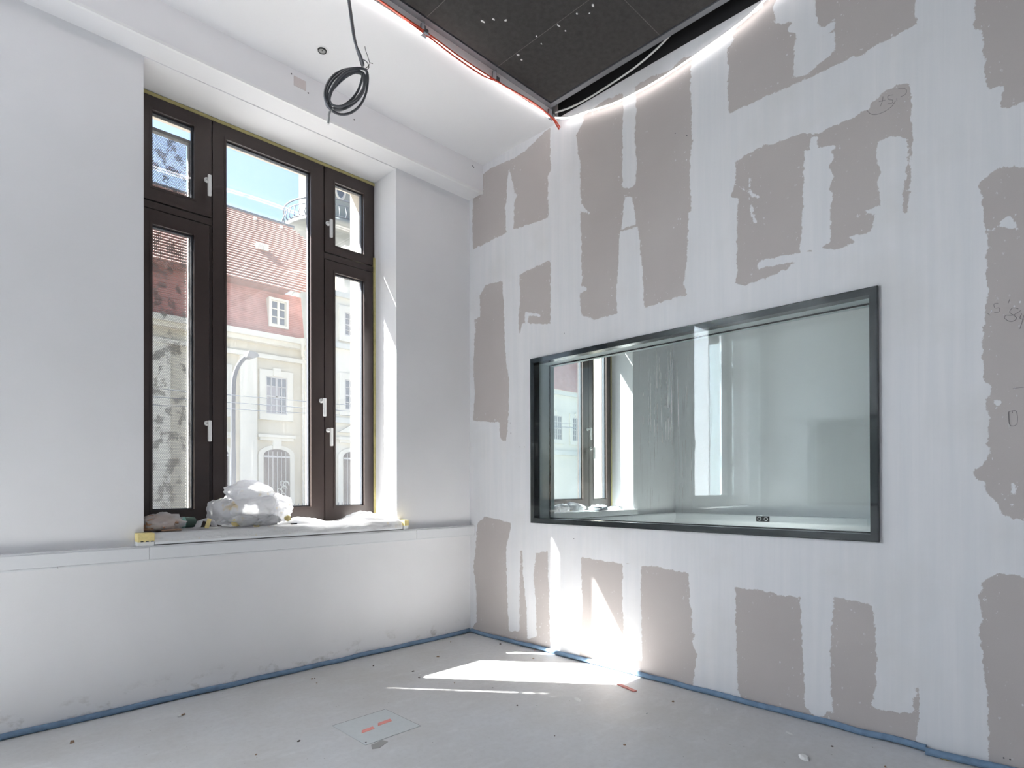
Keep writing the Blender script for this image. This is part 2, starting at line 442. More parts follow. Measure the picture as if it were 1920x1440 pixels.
# partition between the rooms: front skin is a grid carrying the filler map
def crop(x0, y0, s): return lambda *pts: [(x0 + a / s, y0 + b / s) for a, b in pts]
cA, cB, cC = crop(860, 200, 3.13), crop(1340, 0, 3.31), crop(1340, 280, 3.31)
cD, cE, cF, cG = crop(1640, 600, 3.4286), crop(860, 600, 2.25), crop(1060, 1000, 4.236), crop(1460, 1020, 3.4286)
cH = crop(1020, 0, 4.571)
BARE = [
 cA((140,400),(190,360),(250,332),(330,300),(400,252),(470,180),(540,120),(536,200),(541,370),(522,410),(528,650),(440,682),(310,725),(85,838),(80,700),(85,510),(138,515)),
 cA((160,1045),(255,1022),(265,1150),(272,1440)) + cE((196,90),(200,180),(213,250),(211,390),(200,515),(176,500),(170,432),(60,425),(68,330),(62,210),(66,100),(76,0)) + cA((82,1440),(100,1330),(93,1250),(125,1232),(124,1110)),
 cA((357,985),(540,898),(538,1272),(500,1276),(372,1272),(357,1340),(350,1240),(361,1150)),
 cH((330,1000),(500,868),(690,790),(810,722),(900,660),(1000,630),(1080,600),(1200,490),(1272,480),(1258,620),(1252,760),(1266,900)) + cA((1365,140),(1371,200),(1362,260),(1355,400),(1366,612),(1350,622),(1345,800),(1335,950),(1320,1040),(1343,1116),(1308,1108),(1200,1145),(1090,1182),(935,1212),(800,1247),(718,1222),(712,1085),(726,1000),(720,850),(715,640),(722,560),(714,490),(716,340),(702,285),(690,165),(738,75)),
 cB((90,702),(80,560),(86,420),(74,300),(116,250),(104,210),(200,118),(300,40),(330,-60),(1250,-60),(1245,60),(1252,150),(1190,182),(1100,236),(1000,282),(920,341),(860,350),(760,402),(620,472),(560,492),(400,560),(250,632)),
 cB((128,1002),(200,960),(250,930),(320,900),(400,882),(550,822),(640,832),(760,770),(870,730),(920,682),(960,682),(972,642),(1030,590),(1080,550),(1140,530),(1216,514),(1218,700),(1226,770)) + cC((1225,0),(1212,200),(1200,350),(1200,396),(1164,396),(1166,300),(1185,100),(1010,60),(1030,135),(1010,200),(1026,350),(930,382),(1002,402),(968,512),(830,542),(872,576),(750,626),(690,612),(530,642),(280,690),(268,742),(500,698),(450,742),(340,792),(188,842),(122,836),(140,800),(138,640),(146,300),(103,292),(130,180)),
 cB((1620,-80),(2600,-80),(2600,500),(1920,632),(1850,660),(1768,662),(1800,530),(1690,556),(1664,300),(1672,190),(1614,182)),
 cC((2600,60),(1920,115),(1800,100),(1720,152),(1640,206),(1652,262),(1670,400),(1690,540),(1688,800),(1702,880),(1680,1000)) + cD((694,60),(690,200),(702,370),(757,432),(720,510),(737,600),(724,780),(741,850),(700,930),(638,970),(645,1016),(712,1045),(700,1090),(790,1180),(818,1252),(880,1272),(1200,1330),(1600,1380)),
 cE((78,860),(110,830),(160,840),(222,856),(216,900),(200,962),(330,982),(376,975),(387,1420),(40,1330),(76,1270),(75,1150),(62,1040),(72,960)),
 cF((126,190),(455,240),(600,258),(690,256),(850,295),(982,316),(985,550),(1006,610),(1004,780),(1036,792),(1004,862),(1042,952),(1030,1080),(1004,1260),(100,1060),(122,880),(136,600)),
 cF((1350,430),(1560,452),(1700,492)) + cG((0,325),(140,345),(360,345),(595,386),(760,400),(865,500),(868,920),(902,922),(906,1100),(880,1260),(905,1420),(-200,1120)) + cF((1400,1330),(1370,1240),(1360,900),(1354,690),(1354,600)),
 cG((1312,236),(1400,190),(1700,225),(2600,300),(2600,1900),(1352,1480),(1356,1380),(1342,1000),(1310,700),(1288,580),(1312,480),(1284,350)),
]
FILL = [
 cA((295,345),(310,420),(328,500),(346,520),(326,560),(325,600),(322,740),(278,745),(275,610),(268,598),(282,560),(285,450)),
 cA((965,-120),(1035,-120),(1042,30),(1032,180),(1046,300),(1040,450),(1020,476),(960,478)),
 cA((975,530),(1015,528),(1030,600),(1042,690),(955,722)),
 cA((945,732),(1056,704),(1066,850),(1083,1000),(1090,1200),(934,1230),(924,1110),(936,900)),
 cA((715,560),(770,630),(716,612)), cA((712,1050),(756,1062),(750,1082),(712,1092)), cA((385,1205),(480,1215),(478,1232),(412,1226),(404,1272),(392,1272)),
 cB((486,480),(490,330),(500,215),(445,185),(470,150),(525,120),(440,150),(380,140),(360,40),(420,-60),(620,-60),(632,100),(652,180),(746,118),(742,182),(658,232),(748,190),(746,320),(640,402),(580,462),(520,478)),
 cB((556,940),(590,930),(598,850),(640,845),(636,915),(752,905),(722,945),(748,975),(706,1030)) + cC((706,110),(742,165),(706,250),(736,256),(716,400),(722,560),(660,622),(528,645),(545,400),(553,180)),
 cB((1005,880),(1110,842),(1202,862),(1190,1059)) + cC((1168,300),(1150,430),(1020,420),(1026,350),(1010,200),(1030,135),(1006,60)),
 cC((212,175),(224,180),(222,320),(262,455),(240,460),(222,400)), cC((130,210),(280,300),(270,305),(120,215)), cC((930,380),(1005,375),(1000,402),(940,396)),
 cC((1700,520),(1760,465),(1830,400),(1850,430),(1888,505),(1870,522),(1848,480),(1800,480),(1740,510)),
 cE((200,960),(262,968),(258,1100),(256,1313),(212,1311),(205,1180)), cE((268,963),(326,985),(316,1080),(326,1200),(329,1336),(290,1347),(285,1200),(272,1080)),
 cF((455,235),(604,240),(600,500),(606,800),(612,1012),(520,1015),(466,870),(460,700),(450,500)),
 cG((140,335),(358,335),(336,600),(334,850),(352,1082),(300,1078),(295,1105),(250,1120),(205,1100),(200,1062),(165,1052),(165,900),(152,650),(142,450)),
 cG((596,380),(900,380),(905,915),(872,922),(866,1088),(715,1076),(596,1052),(625,900),(618,850),(636,750),(622,600),(605,430)),
 cD((760,505),(810,520),(805,550),(770,540)), cD((885,1050),(915,1045),(905,1120),(878,1125)), cD((865,1190),(895,1180),(890,1208),(868,1210)),
]
def wall_poly(px): return np.array([(p.y, p.z) for p in (onX(a, b) for a, b in px)])
def sdf(poly, P):
    """signed distance, negative inside"""
    d2 = np.full(len(P), 1e9); ins = np.zeros(len(P), bool)
    n = len(poly)
    for i in range(n):
        a, b = poly[i], poly[(i + 1) % n]; e = b - a; L = (e @ e) + 1e-12
        t = np.clip(((P - a) @ e) / L, 0, 1); q = P - a - t[:, None] * e
        d2 = np.minimum(d2, (q * q).sum(1))
        c = (a[1] > P[:, 1]) != (b[1] > P[:, 1])
        with np.errstate(divide='ignore', invalid='ignore'):
            xi = (b[0] - a[0]) * (P[:, 1] - a[1]) / (b[1] - a[1]) + a[0]
        ins ^= c & (P[:, 0] < xi)
    d = np.sqrt(d2); return np.where(ins, -d, d)

WALLTOP = 3.836
def seg(a, b, step): n = max(1, int(round((b - a) / step))); return list(np.linspace(a, b, n + 1))
ST = .0135
ys = seg(RY0, -4.2, .2)[:-1] + seg(-4.2, PY0, ST)[:-1] + seg(PY0, PY1, ST)[:-1] + seg(PY1, 0, ST)
zs = seg(0, PZ0, ST)[:-1] + seg(PZ0, PZ1, ST)[:-1] + seg(PZ1, WALLTOP, ST)
ys = np.array(ys); zs = np.array(zs); ny, nz = len(ys), len(zs)
GY, GZ = np.meshgrid(ys, zs, indexing='ij'); P = np.stack([GY.ravel(), GZ.ravel()], 1)
bare = np.full(len(P), 1e9)
for q in BARE: bare = np.minimum(bare, sdf(wall_poly(q), P))
for q in FILL: bare = np.maximum(bare, -sdf(wall_poly(q), P))
idx = np.arange(ny * nz).reshape(ny, nz)
fc = []
iy0, iy1 = np.argmin(abs(ys - PY0)), np.argmin(abs(ys - PY1)); iz0, iz1 = np.argmin(abs(zs - PZ0)), np.argmin(abs(zs - PZ1))
for i in range(ny - 1):
    for j in range(nz - 1):
        if iy0 <= i < iy1 and iz0 <= j < iz1: continue
        fc.append((idx[i, j], idx[i, j + 1], idx[i + 1, j + 1], idx[i + 1, j]))
vv = [(0.0, a, b) for a, b in P]
nb = len(vv)
w = MB(); w.add(vv, fc, 0, False)
w.box(.002, WT, RY0, PY0, -.1, 4.3, 1); w.box(.002, WT, PY1, 0, -.1, 4.3, 1)
w.box(.002, WT, PY0, PY1, -.1, PZ0, 1); w.box(.002, WT, PY0, PY1, PZ1, 4.3, 1)
w.box(-.001, .0, RY0, -.975, WALLTOP + .001, 4.3, 2)
me = bpy.data.meshes.new('wall_right')
me.from_pydata(w.v, [], w.f)
for n_ in ('gypsum_board_with_filler', 'white_paint', 'void_black'): me.materials.append(M(n_))
me.polygons.foreach_set('material_index', w.mi)
at = me.attributes.new('bare', 'FLOAT', 'POINT'); vals = np.full(len(w.v), -1.0, dtype=np.float32); vals[:nb] = np.clip(-bare, -1, 1); at.data.foreach_set('value', vals)
wall_right = bpy.data.objects.new('wall_right', me); COL.objects.link(wall_right)
struct(wall_right, 'bare plasterboard wall with white filled joints')

struct(MB().box(LX0 - .3, NX1 + .3, RY0 - .3, RY0, -.1, 4.3).build('wall_rear', 'white_paint'), 'white rear wall')
# wall opposite the board wall, with the same kind of partition window
w = MB()
w.box(RX0 - WT, RX0, RY0, PY0, -.1, 4.3); w.box(RX0 - WT, RX0, PY1, 0, -.1, 4.3)
w.box(RX0 - WT, RX0, PY0, PY1, -.1, PZ0); w.box(RX0 - WT, RX0, PY0, PY1, PZ1, 4.3)
struct(w.build('wall_opposite', 'white_paint'), 'white partition wall facing the plasterboard wall')
struct(MB().box(NX1, NX1 + .3, RY0, 0, -.1, 4.3).build('wall_next_room', 'white_paint'), 'white far wall of the next room')
struct(MB().box(LX0 - .3, LX0, RY0, 0, -.1, 4.3).build('wall_third_room', 'white_paint'), 'white end wall beyond the opposite partition')

YE = -.973                       # edge of the white ceiling strip
struct(MB().box(RX0, 0, YE, 0, CEIL, CEIL + .03).build('ceiling', 'white_ceiling'), 'smooth white ceiling strip along the windows')
struct(MB().box(WT, NX1, RY0, 0, CEIL, CEIL + .1).build('ceiling', 'white_ceiling'), 'white ceiling of the next room')
struct(MB().box(LX0, RX0 - WT, RY0, 0, CEIL, CEIL + .1).build('ceiling', 'white_ceiling'), 'white ceiling of the room beyond the opposite partition')
struct(MB().box(LX0 - .3, NX1 + .3, RY0 - .3, .33, 4.3, 4.45).build('ceiling', 'void_black'), 'roof slab above the rooms')
struct(MB().box(RX0, 0, RY0, -.94, 4.05, 4.2).build('ceiling', 'void_black'), 'dark ceiling void above the felt raft')
w = MB()
w.box(RX0, -.0, YB, 0, BULK + .003, CEIL, 0); w.box(RX0, 0, YB + .012, 0, BULK, BULK + .003, 1)
o = w.build('trim_1', ['bulkhead_grey', 'soffit_grey']); struct(o, 'grey boxed bulkhead above the window')
b = MB().box(RX0, 0, YB - .004, YB + .014, BULK - .005, BULK + .011).build('corner_bead', 'corner_bead', o)
b = MB().box(-1.585, -1.505, YB - .0015, YB, 3.705, 3.765).build('plaster_patch', 'sticker_pink', o)
for (a, z_) in ((-1.60, 3.768), (-1.49, 3.70), (-.115, 3.76), (-.098, 3.757), (-1.165, 3.672)):
    MB().lathe([(0, -.0015), (.0045, -.0015), (.0045, 0)], (a, YB, z_), 'Y', 8).build('screw_hole', 'seam_dark', o)

# ------------------------------------------------------------------ windows
def make_window(dx):
    root = empty('window_1', (-1.54, .289, .95)); struct(root)
    YF = .289
    fr = MB().ring(WX0, WX1, .94, 3.552, .048, YF + .012, YF + .085)
    fr.box(-1.925, -1.902, YF + .012, YF + .085, .985, 3.52); fr.box(-1.157, -1.134, YF + .012, YF + .085, .985, 3.52)
    fr.box(WX0, -1.913, YF + .004, YF + .08, 2.872, 2.914); fr.box(-1.145, WX1, YF + .004, YF + .08, 2.872, 2.914)
    fr.build('frame', 'window_brown', root)
    MB().box(WX0, WX1, YF + .004, YF + .03, 3.549, 3.570).build('foam_strip', 'foam_yellow', root)
    MB().box(-.735, -.7195, YF - .004, YF + .03, .95, 2.985).build('foam_strip', 'foam_yellow', root)
    MB().box(WX0, WX1, YF + .01, YF + .06, 3.5695, 3.5755).build('shadow_gap_strip', 'gasket_black', root)  # black strip put in as the shade of the gap above the foam
    sashes = [  # outer x0,x1,z0,z1 ; pane x0,x1,z0,z1 ; handle x,z
        (WX0 + .002, -1.917, 2.922, 3.545, -2.250, -2.018, 3.005, 3.466, -1.945, 3.150),
        (WX0 + .002, -1.930, .955, 2.866, -2.250, -2.018, 1.064, 2.780, -1.945, 1.607),
        (-1.909, -1.149, .955, 3.545, -1.827, -1.248, 1.062, 3.460, -1.172, 1.827),
        (-1.141, -.740, 2.922, 3.545, -1.060, -.816, 2.985, 3.457, -1.118, 3.132),
        (-1.141, -.740, .955, 2.866, -1.060, -.816, 1.060, 2.787, -1.118, 1.617)]
    for (a, b_, c, d, pa, pb, pc, pd, hx, hz) in sashes:
        s = MB().ring(a, b_, c, d, (pa - a, b_ - pb, pc - c, d - pd), YF, YF + .075)
        s = s.build('sash', 'window_brown', root)
        bd = MB().ring(pa - .012, pb + .012, pc - .012, pd + .012, .0135, YF - .003, YF + .004).build('glazing_bead', 'window_brown', s)
        MB().ring(pa - .001, pb + .001, pc - .001, pd + .001, .010, YF + .026, YF + .036).build('spacer', 'aluminium', s)
        MB().ring(pa - .001, pb + .001, pc - .001, pd + .001, .006, YF + .042, YF + .056).build('spacer', 'spacer_grey', s)
        MB().box(pa, pb, YF + .030, YF + .052, pc, pd).build('pane', 'window_glass', s)
        h = MB()
        h.lathe([(0, -.010), (.014, -.010), (.0165, -.006), (.0165, 0)], (hx, YF, hz), 'Y', 20)
        h.lathe([(.0075, -.048), (.0075, -.008)], (hx, YF, hz), 'Y', 12)
        h.bbox(hx - .0105, hx + .0105, YF - .062, YF - .044, hz - .118, hz + .014, .005)
        h.build('handle', 'handle_white', s)
    return root
# the windows are placed in a row along the wall
win_main = make_window(0.0)
tag(win_main, 'dark brown three-part window with white handles above the wrapped sill')
for s, lb in ((-3.12, 'dark brown three-part window further along the same wall'), (3.12, 'dark brown window of the next room seen through the glass'), (-6.24, 'dark brown window of the room beyond the opposite partition')):
    c = copy_tree(win_main, None, (s, 0, 0)); c.name = 'window_2'; tag(c, lb)

# outside sills
for s in SHIFTS:
    o = MB().prism([(.36, .955), (.74, .925), (.74, .905), (.36, .93)], 'X', -2.40 + s, -.70 + s).build('trim_2', 'zinc'); struct(o, 'grey sheet metal sill outside a window')

# perforated screen outside the left light of the main window
root = tag(empty('perforated_screen', (-2.19, .52, .955)), 'perforated metal screen with leaf motif outside the left window light', 'screen')
MB().box(-2.385, -2.003, .520, .522, .96, 3.445).build('sheet', 'perforated_sheet', root)
MB().box(-2.005, -2.003, .502, .522, .96, 3.445).build('sheet', 'perforated_sheet', root)
MB().box(-1.990, -1.975, .49, .53, .95, 3.47).build('post', 'screen_post', root)
MB().box(-2.385, -1.975, .49, .53, 3.45, 3.47).build('rail', 'screen_post', root)

# ------------------------------------------------------------------ partition windows
def partition_window(name, lbl, x0, sgn):
    """x0: wall face; sgn=+1 wall lies towards +x"""
    root = empty(name, (x0, (PY0 + PY1) / 2, PZ0)); struct(root, lbl)
    f = lambda d: x0 + sgn * d
    a, b_ = sorted((f(-.018), f(.045)))
    MB().ringx(PY0, PY1, PZ0, PZ1, .036, a, b_).build('frame', 'frame_black', root)
    a, b_ = sorted((f(-.024), f(-.0185)))
    MB().box(a, b_, PY0 + .004, PY1 - .004, PZ0 + .004, PZ1 - .004).build('pane', 'partition_glass_front', root)
    a, b_ = sorted((f(.045), f(WT - .03)))
    for q0, q1 in ((PY0 + .014, PY0 + .026), (PY1 - .026, PY1 - .014)): MB().box(a, b_, q0, q1, PZ0 + .014, PZ1 - .014).build('side_lining', 'lining_grey', root)
    for q0, q1 in ((PZ0 + .014, PZ0 + .026), (PZ1 - .026, PZ1 - .014)): MB().box(a, b_, PY0 + .026, PY1 - .026, q0, q1).build('lining', 'lining_grey', root)
    a, b_ = sorted((f(WT - .03), f(WT + .015)))
    MB().ringx(PY0 + .012, PY1 - .012, PZ0 + .012, PZ1 - .012, .020, a, b_).build('rear_frame', 'lining_grey', root)
    a, b_ = sorted((f(WT - .036), f(WT - .03)))
    MB().ringx(PY0 + .026, PY1 - .026, PZ0 + .026, PZ1 - .026, .008, a, b_).build('gasket', 'gasket_black', root)
    a, b_ = sorted((f(WT - .02), f(WT - .012)))
    MB().box(a, b_, PY0 + .03, PY1 - .03, PZ0 + .03, PZ1 - .03).build('pane', 'partition_glass_rear', root)
    return root
partition_window('window_3', 'wide black-framed fixed glass panel in the plasterboard wall', 0.0, 1)
partition_window('window_4', 'black-framed fixed glass panel in the opposite white wall', RX0, -1)

# ------------------------------------------------------------------ recessed felt raft in the ceiling
ZR = 3.862
root = tag(empty('ceiling_raft', (-2.9, -3.5, ZR)), 'dark grey felt acoustic raft in a slim metal frame', 'ceiling panel')
MB().box(RX0, -.085, YE - .004, YE, CEIL + .001, ZR + .03).build('edge_profile', 'white_profile', root)
MB().box(RX0, -.09, YE - .042, YE - .004, ZR, ZR + .03).build('frame_bar', 'raft_frame', root)
MB().box(-.128, -.09, RY0 + .3, YE - .042, ZR, ZR + .03).build('frame_bar', 'raft_frame', root)
xe = [-.131] + [-.635 - .56 * k for k in range(10)]
yb = [YE - .046, -1.878, -2.78, -3.68, -4.58, -5.48, -6.38]
for q in xe[1:4]: MB().box(q - .0016, q + .0016, yb[3], yb[0], ZR + .0052, ZR + .012).build('seam', 'seam_dust', root)
for q in yb[1:3]: MB().box(xe[4], xe[0], q - .0016, q + .0016, ZR + .0052, ZR + .012).build('seam', 'seam_dust', root)
for i in range(len(xe) - 1):
    for j in range(len(yb) - 1):
        x1_, x0_ = xe[i] - .0012, xe[i + 1] + .0012; y1_, y0_ = yb[j] - .0012, yb[j + 1] + .0012
        if x0_ < RX0: x0_ = RX0 + .01
        if x1_ - x0_ < .05: continue
        dz = random.uniform(0, .002)
        MB().box(x0_, x1_, y0_, y1_, ZR + .006 + dz, ZR + .03).build('felt_panel', 'raft_felt', root)
for (px, py, sx, sy) in ((905, 40, .03, .012), (925, 36, .02, .01), (948, 38, .014, .02), (1047, 48, .035, .008), (1082, 26, .014, .01), (972, 103, .022, .016), (978, 112, .02, .012), (1112, 10, .02, .014), (1006, 68, .012, .01), (1015, 82, .014, .008), (1105, 25, .01, .012), (1060, 58, .012, .008)):
    c = onZ(px, py, ZR + .005); pts = []
    for k in range(7):
        a = k / 7 * 6.283; rr = random.uniform(.3, .6); pts.append((c.x + math.cos(a) * sx * rr, c.y + math.sin(a) * sy * rr))
    MB().prism(pts, 'Z', ZR + .0035, ZR + .0068).build('plaster_speck', 'rubble_white', root)

# ------------------------------------------------------------------ LED strips, cables and clips at the raft edge
def smooth_path(pts, n=6):
    pts = [Vector(p) for p in pts]; out = []
    for i in range(len(pts) - 1):
        p0, p1, p2, p3 = pts[max(0, i - 1)], pts[i], pts[i + 1], pts[min(len(pts) - 1, i + 2)]
        for k in range(n):
            t = k / n
            out.append(.5 * ((2 * p1) + (-p0 + p2) * t + (2 * p0 - 5 * p1 + 4 * p2 - p3) * t * t + (-p0 + 3 * p1 - 3 * p2 + p3) * t ** 3))
    out.append(pts[-1]); return out
def ribbon_strip(name, pts, label, group, rad=.0075):
    pts = smooth_path(pts, 8)
    root = tag(empty(name, pts[0]), label, 'light strip', group)
    MB().tube(pts, rad, 8).build('diffuser', 'led_emitter', root)
    MB().tube([p + Vector((0, 0, .0065)) for p in pts], .0035, 6).build('carrier', 'cable_white', root)
    return root
yl = YE - .012
ribbon_strip('led_strip', [(-5.6, yl, 3.782), (-4.2, yl, 3.767), (-3.0, yl, 3.782), (-1.95, yl, 3.764), (-1.55, yl, 3.774), (-1.19, yl, 3.789), (-.9, yl, 3.790), (-.62, yl, 3.780), (-.35, yl, 3.786), (-.085, yl - .004, 3.790)],
             'glowing white light strip clipped along the white ceiling edge', None)
ribbon_strip('led_strip', [(-.075, yl - .01, 3.797), (-.04, -1.10, 3.765), (-.03, -1.253, 3.741), (-.028, -1.471, 3.699), (-.028, -1.674, 3.686), (-.028, -1.862, 3.693), (-.028, -2.137, 3.725), (-.03, -2.354, 3.762), (-.035, -2.50, 3.812), (-.06, -2.75, 3.84)],
             'glowing white light strip sagging against the plasterboard wall', None, .0042)
def cable(name, pts, r, mat, label, cat='cable', group=None, n=8):
    return tag(MB().tube(smooth_path(pts, 8), r, n).build(name, mat), label, cat, group)
cable('red_cable', [(-5.6, YE - .026, 3.79), (-3, YE - .026, 3.78), (-1.9, YE - .026, 3.798), (-1.5, YE - .026, 3.804), (-1.19, YE - .026, 3.784), (-.95, YE - .026, 3.766), (-.75, YE - .026, 3.764), (-.6, YE - .026, 3.786), (-.3, YE - .026, 3.800), (-.1, YE - .026, 3.782), (-.045, -.995, 3.76), (-.02, -1.000, 3.735)], .0050, 'cable_red', 'orange-red cable clipped beside the light strip, its end bent down the wall')
cable('red_cable', [(-5.6, YE - .037, 3.79), (-3, YE - .037, 3.80), (-1.8, YE - .037, 3.808), (-1.5, YE - .037, 3.796), (-1.19, YE - .037, 3.788), (-.9, YE - .037, 3.774), (-.6, YE - .037, 3.778), (-.3, YE - .037, 3.795), (-.1, YE - .037, 3.778), (-.05, -1.007, 3.765), (-.024, -1.012, 3.740)], .0045, 'cable_red', 'second orange-red cable twisted around the first beside the light strip')
cable('white_cable', [(-.06, -1.0, 3.838), (-.035, -1.10, 3.835), (-.02, -1.25, 3.836), (-.018, -1.45, 3.845), (-.03, -1.65, 3.852), (-.06, -1.85, 3.872), (-.12, -2.05, 3.90)], .006, 'cable_white', 'white cable crossing the dark slot above the plasterboard wall')
for (x, k) in ((-1.19, 0), (-.63, 1), (-.097, 2)):
    c = MB()
    c.box(x - .018, x + .018, YE - .009, YE - .005, 3.79, 3.850)
    c.box(x - .018, x - .016, YE - .042, YE - .005, 3.783, 3.845)
    c.box(x - .018, x + .018, YE - .042, YE - .005, 3.780, 3.784)
    c.box(x - .018, x + .010, YE - .044, YE - .041, 3.780, 3.803)
    lb = {0: 'folded steel clip where the red cable crosses under the light strip', 1: 'folded steel clip halfway along the light strip', 2: 'folded steel clip at the corner of the felt raft'}.get(k, 'folded steel clip on the light strip out towards the opposite wall')
    tag(c.build('cable_clip', 'steel_clip'), lb, 'clip', 'steel clips along the raft edge')

# ------------------------------------------------------------------ hanging cable coil
root = empty('cable_coil', (-1.68, -1.02, 3.04)); tag(root, 'coiled grey cables tied up and hanging from the ceiling edge', 'cable')
top = Vector((-1.607, -1.02, 3.380))
for k in range(3):
    o_ = Vector((random.uniform(-.006, .006), -.008 * k, 0))
    MB().tube(smooth_path([Vector((-1.70 - .012 * k, -1.0, 3.84)), Vector((-1.684 - .007 * k, -1.02, 3.69)) + o_, Vector((-1.65 - .006 * k, -1.02, 3.49)) + o_, Vector((-1.625, -1.02, 3.42)) + o_, top + o_], 6), .0062, 8).build('cable_drop', 'cable_grey', root)
c0 = Vector((-1.700, -1.03, 3.218)); U = Vector((.59, 0, .81)).normalized(); V = Vector((.81, -.12, -.59)).normalized()
for k in range(6):
    a_, b_ = .165 + random.uniform(-.015, .012), .046 + .006 * k + random.uniform(-.006, .006)
    off = Vector((random.uniform(-.012, .012), random.uniform(-.02, .02), random.uniform(-.015, .010)))
    pts = []
    for j in range(40):
        t = 2 * math.pi * j / 40
        pinch = 1 - .35 * max(0, math.cos(t)) ** 3
        pts.append(c0 + off * (1 - .7 * max(0, math.cos(t))) + U * (a_ * math.cos(t)) + V * (b_ * math.sin(t) * pinch) + Vector((0, .012 * math.sin(2 * t + k), 0)))
    MB().tube(pts, .0062, 8, True).build('cable_loop', 'cable_grey', root)
MB().tube(smooth_path([(-1.78, -1.03, 3.075), (-1.803, -1.035, 3.045), (-1.808, -1.04, 3.012), (-1.812, -1.04, 2.985)], 5), .0066, 8).build('cable_end', 'cable_white', root)
MB().tube(smooth_path([(-1.60, -1.03, 3.365), (-1.585, -1.04, 3.385), (-1.578, -1.04, 3.405), (-1.60, -1.04, 3.455), (-1.606, -1.04, 3.475)], 5), .0016, 6).build('tie_wire', 'wire_dark', root)
MB().tube([(-1.578, -1.04, 3.405), (-1.562, -1.045, 3.405)], .0014, 6).build('tie_wire', 'wire_dark', root)
MB().tube([top + U * .012 + (V * math.cos(t) + Vector((0, 1, 0)) * math.sin(t)) * .024 - Vector((0, .008, 0)) for t in [i * .524 for i in range(12)]], .002, 6, True).build('tie_wire', 'wire_dark', root)

# small round ceiling fitting
root = tag(empty('ceiling_detector', (-1.536, -.444, CEIL)), 'small round flush fitting in the white ceiling strip', 'ceiling fitting')
MB().lathe([(.026, -.001), (.036, -.003), (.040, 0)], (-1.536, -.444, CEIL), 'Z', 28).build('collar', 'white_ceiling', root)
MB().lathe([(.0205, -.001), (.0215, -.008), (.025, -.008), (.026, 0)], (-1.536, -.444, CEIL), 'Z', 28).build('ring', 'gasket_black', root)
MB().lathe([(0, -.006), (.0205, -.006), (.0205, 0)], (-1.536, -.444, CEIL), 'Z', 28).build('face', 'speaker_cone', root)
MB().lathe([(0, -.009), (.003, -.009), (.003, -.006)], (-1.538, -.450, CEIL), 'Z', 10).build('button', 'gasket_black', root)

# ------------------------------------------------------------------ sill trunking along the window wall
def trunking(name, lbl, x0, x1, joints, half):
    root = tag(empty(name, ((x0 + x1) / 2, -.03, .804)), lbl, 'cable trunking')
    MB().box(x0, x1, -.056, 0, .808, .884).build('body', 'trunking_white', root)
    e = [x0] + joints + [x1]
    for a, b_ in zip(e[:-1], e[1:]):
        MB().bbox(a + .0012, b_ - .0012, -.0625, -.056, .812, .876, .0012).build('lid', 'trunking_white', root)
    for a, b_ in half: MB().bbox(a, b_, -.0585, -.02, .800, .809, .001).build('clip_rail', 'trunking_white', root)
    return root
trunking('cable_trunking', 'white sill-height cable trunking along the window wall', RX0 + .005, -.003, [-4.1, -2.348, -.583], [(-5.79, -2.749), (-2.745, -.004)])
trunking('cable_trunking', 'white cable trunking under the next room window', WT + .003, NX1 - .07, [2.2], [(WT + .004, NX1 - .07)])
# trunking on the next room's far wall, with a double socket
root = tag(empty('cable_trunking', (NX1 - .03, -3.0, .804)), 'white cable trunking on the far wall of the next room', 'cable trunking')
MB().box(NX1 - .056, NX1 - .001, RY0 + .02, -.003, .808, .884).build('body', 'trunking_white', root)
for a, b_ in ((-6.9, -4.0), (-4.0, -2.18), (-2.10, -.07)):
    MB().box(NX1 - .062, NX1 - .056, a + .001, b_ - .001, .812, .876).build('lid', 'trunking_white', root)
root = tag(empty('wall_socket', (NX1 - .065, -1.10, .815)), 'dark double socket set in the next room trunking', 'socket')
MB().bbox(NX1 - .070, NX1 - .0622, -1.17, -1.03, .815, .873, .002).build('plate', 'gasket_black', root)
for q in (-1.135, -1.065):
    MB().lathe([(.016, -.006), (.020, -.006), (.021, 0)], (NX1 - .0695, q, .844), 'X', 20).build('socket_ring', 'socket_white', root)

# ------------------------------------------------------------------ blue edge foam along the floor
def edge_foam(name, lbl, pts, rad):
    return tag(MB().tube(smooth_path(pts, 4), rad, 10).build(name, 'edge_foam_blue'), lbl, 'foam strip')
rnd = random.Random(3)
pts = [(RX0 + .02 + i * (5.76 / 40), -.013 + rnd.uniform(-.003, .003), .015 + rnd.uniform(-.002, .003)) for i in range(41)]
edge_foam('edge_insulation', 'blue edge insulation strip at the foot of the window wall', pts, .0155)
pts = [(-.013 + rnd.uniform(-.003, .003), -.03 - i * (3.12 / 24), .016 + rnd.uniform(-.003, .004)) for i in range(25)]
edge_foam('edge_insulation', 'blue edge insulation strip at the foot of the plasterboard wall', pts, .0155)
pts = [(-.05 + .036 * min(1, i / 3) + rnd.uniform(-.003, .003), -3.155 - i * (2.0 / 16), .016 + rnd.uniform(-.002, .004)) for i in range(17)]
edge_foam('edge_insulation', 'loose end of blue edge insulation lifting off the plasterboard wall', pts, .0165)

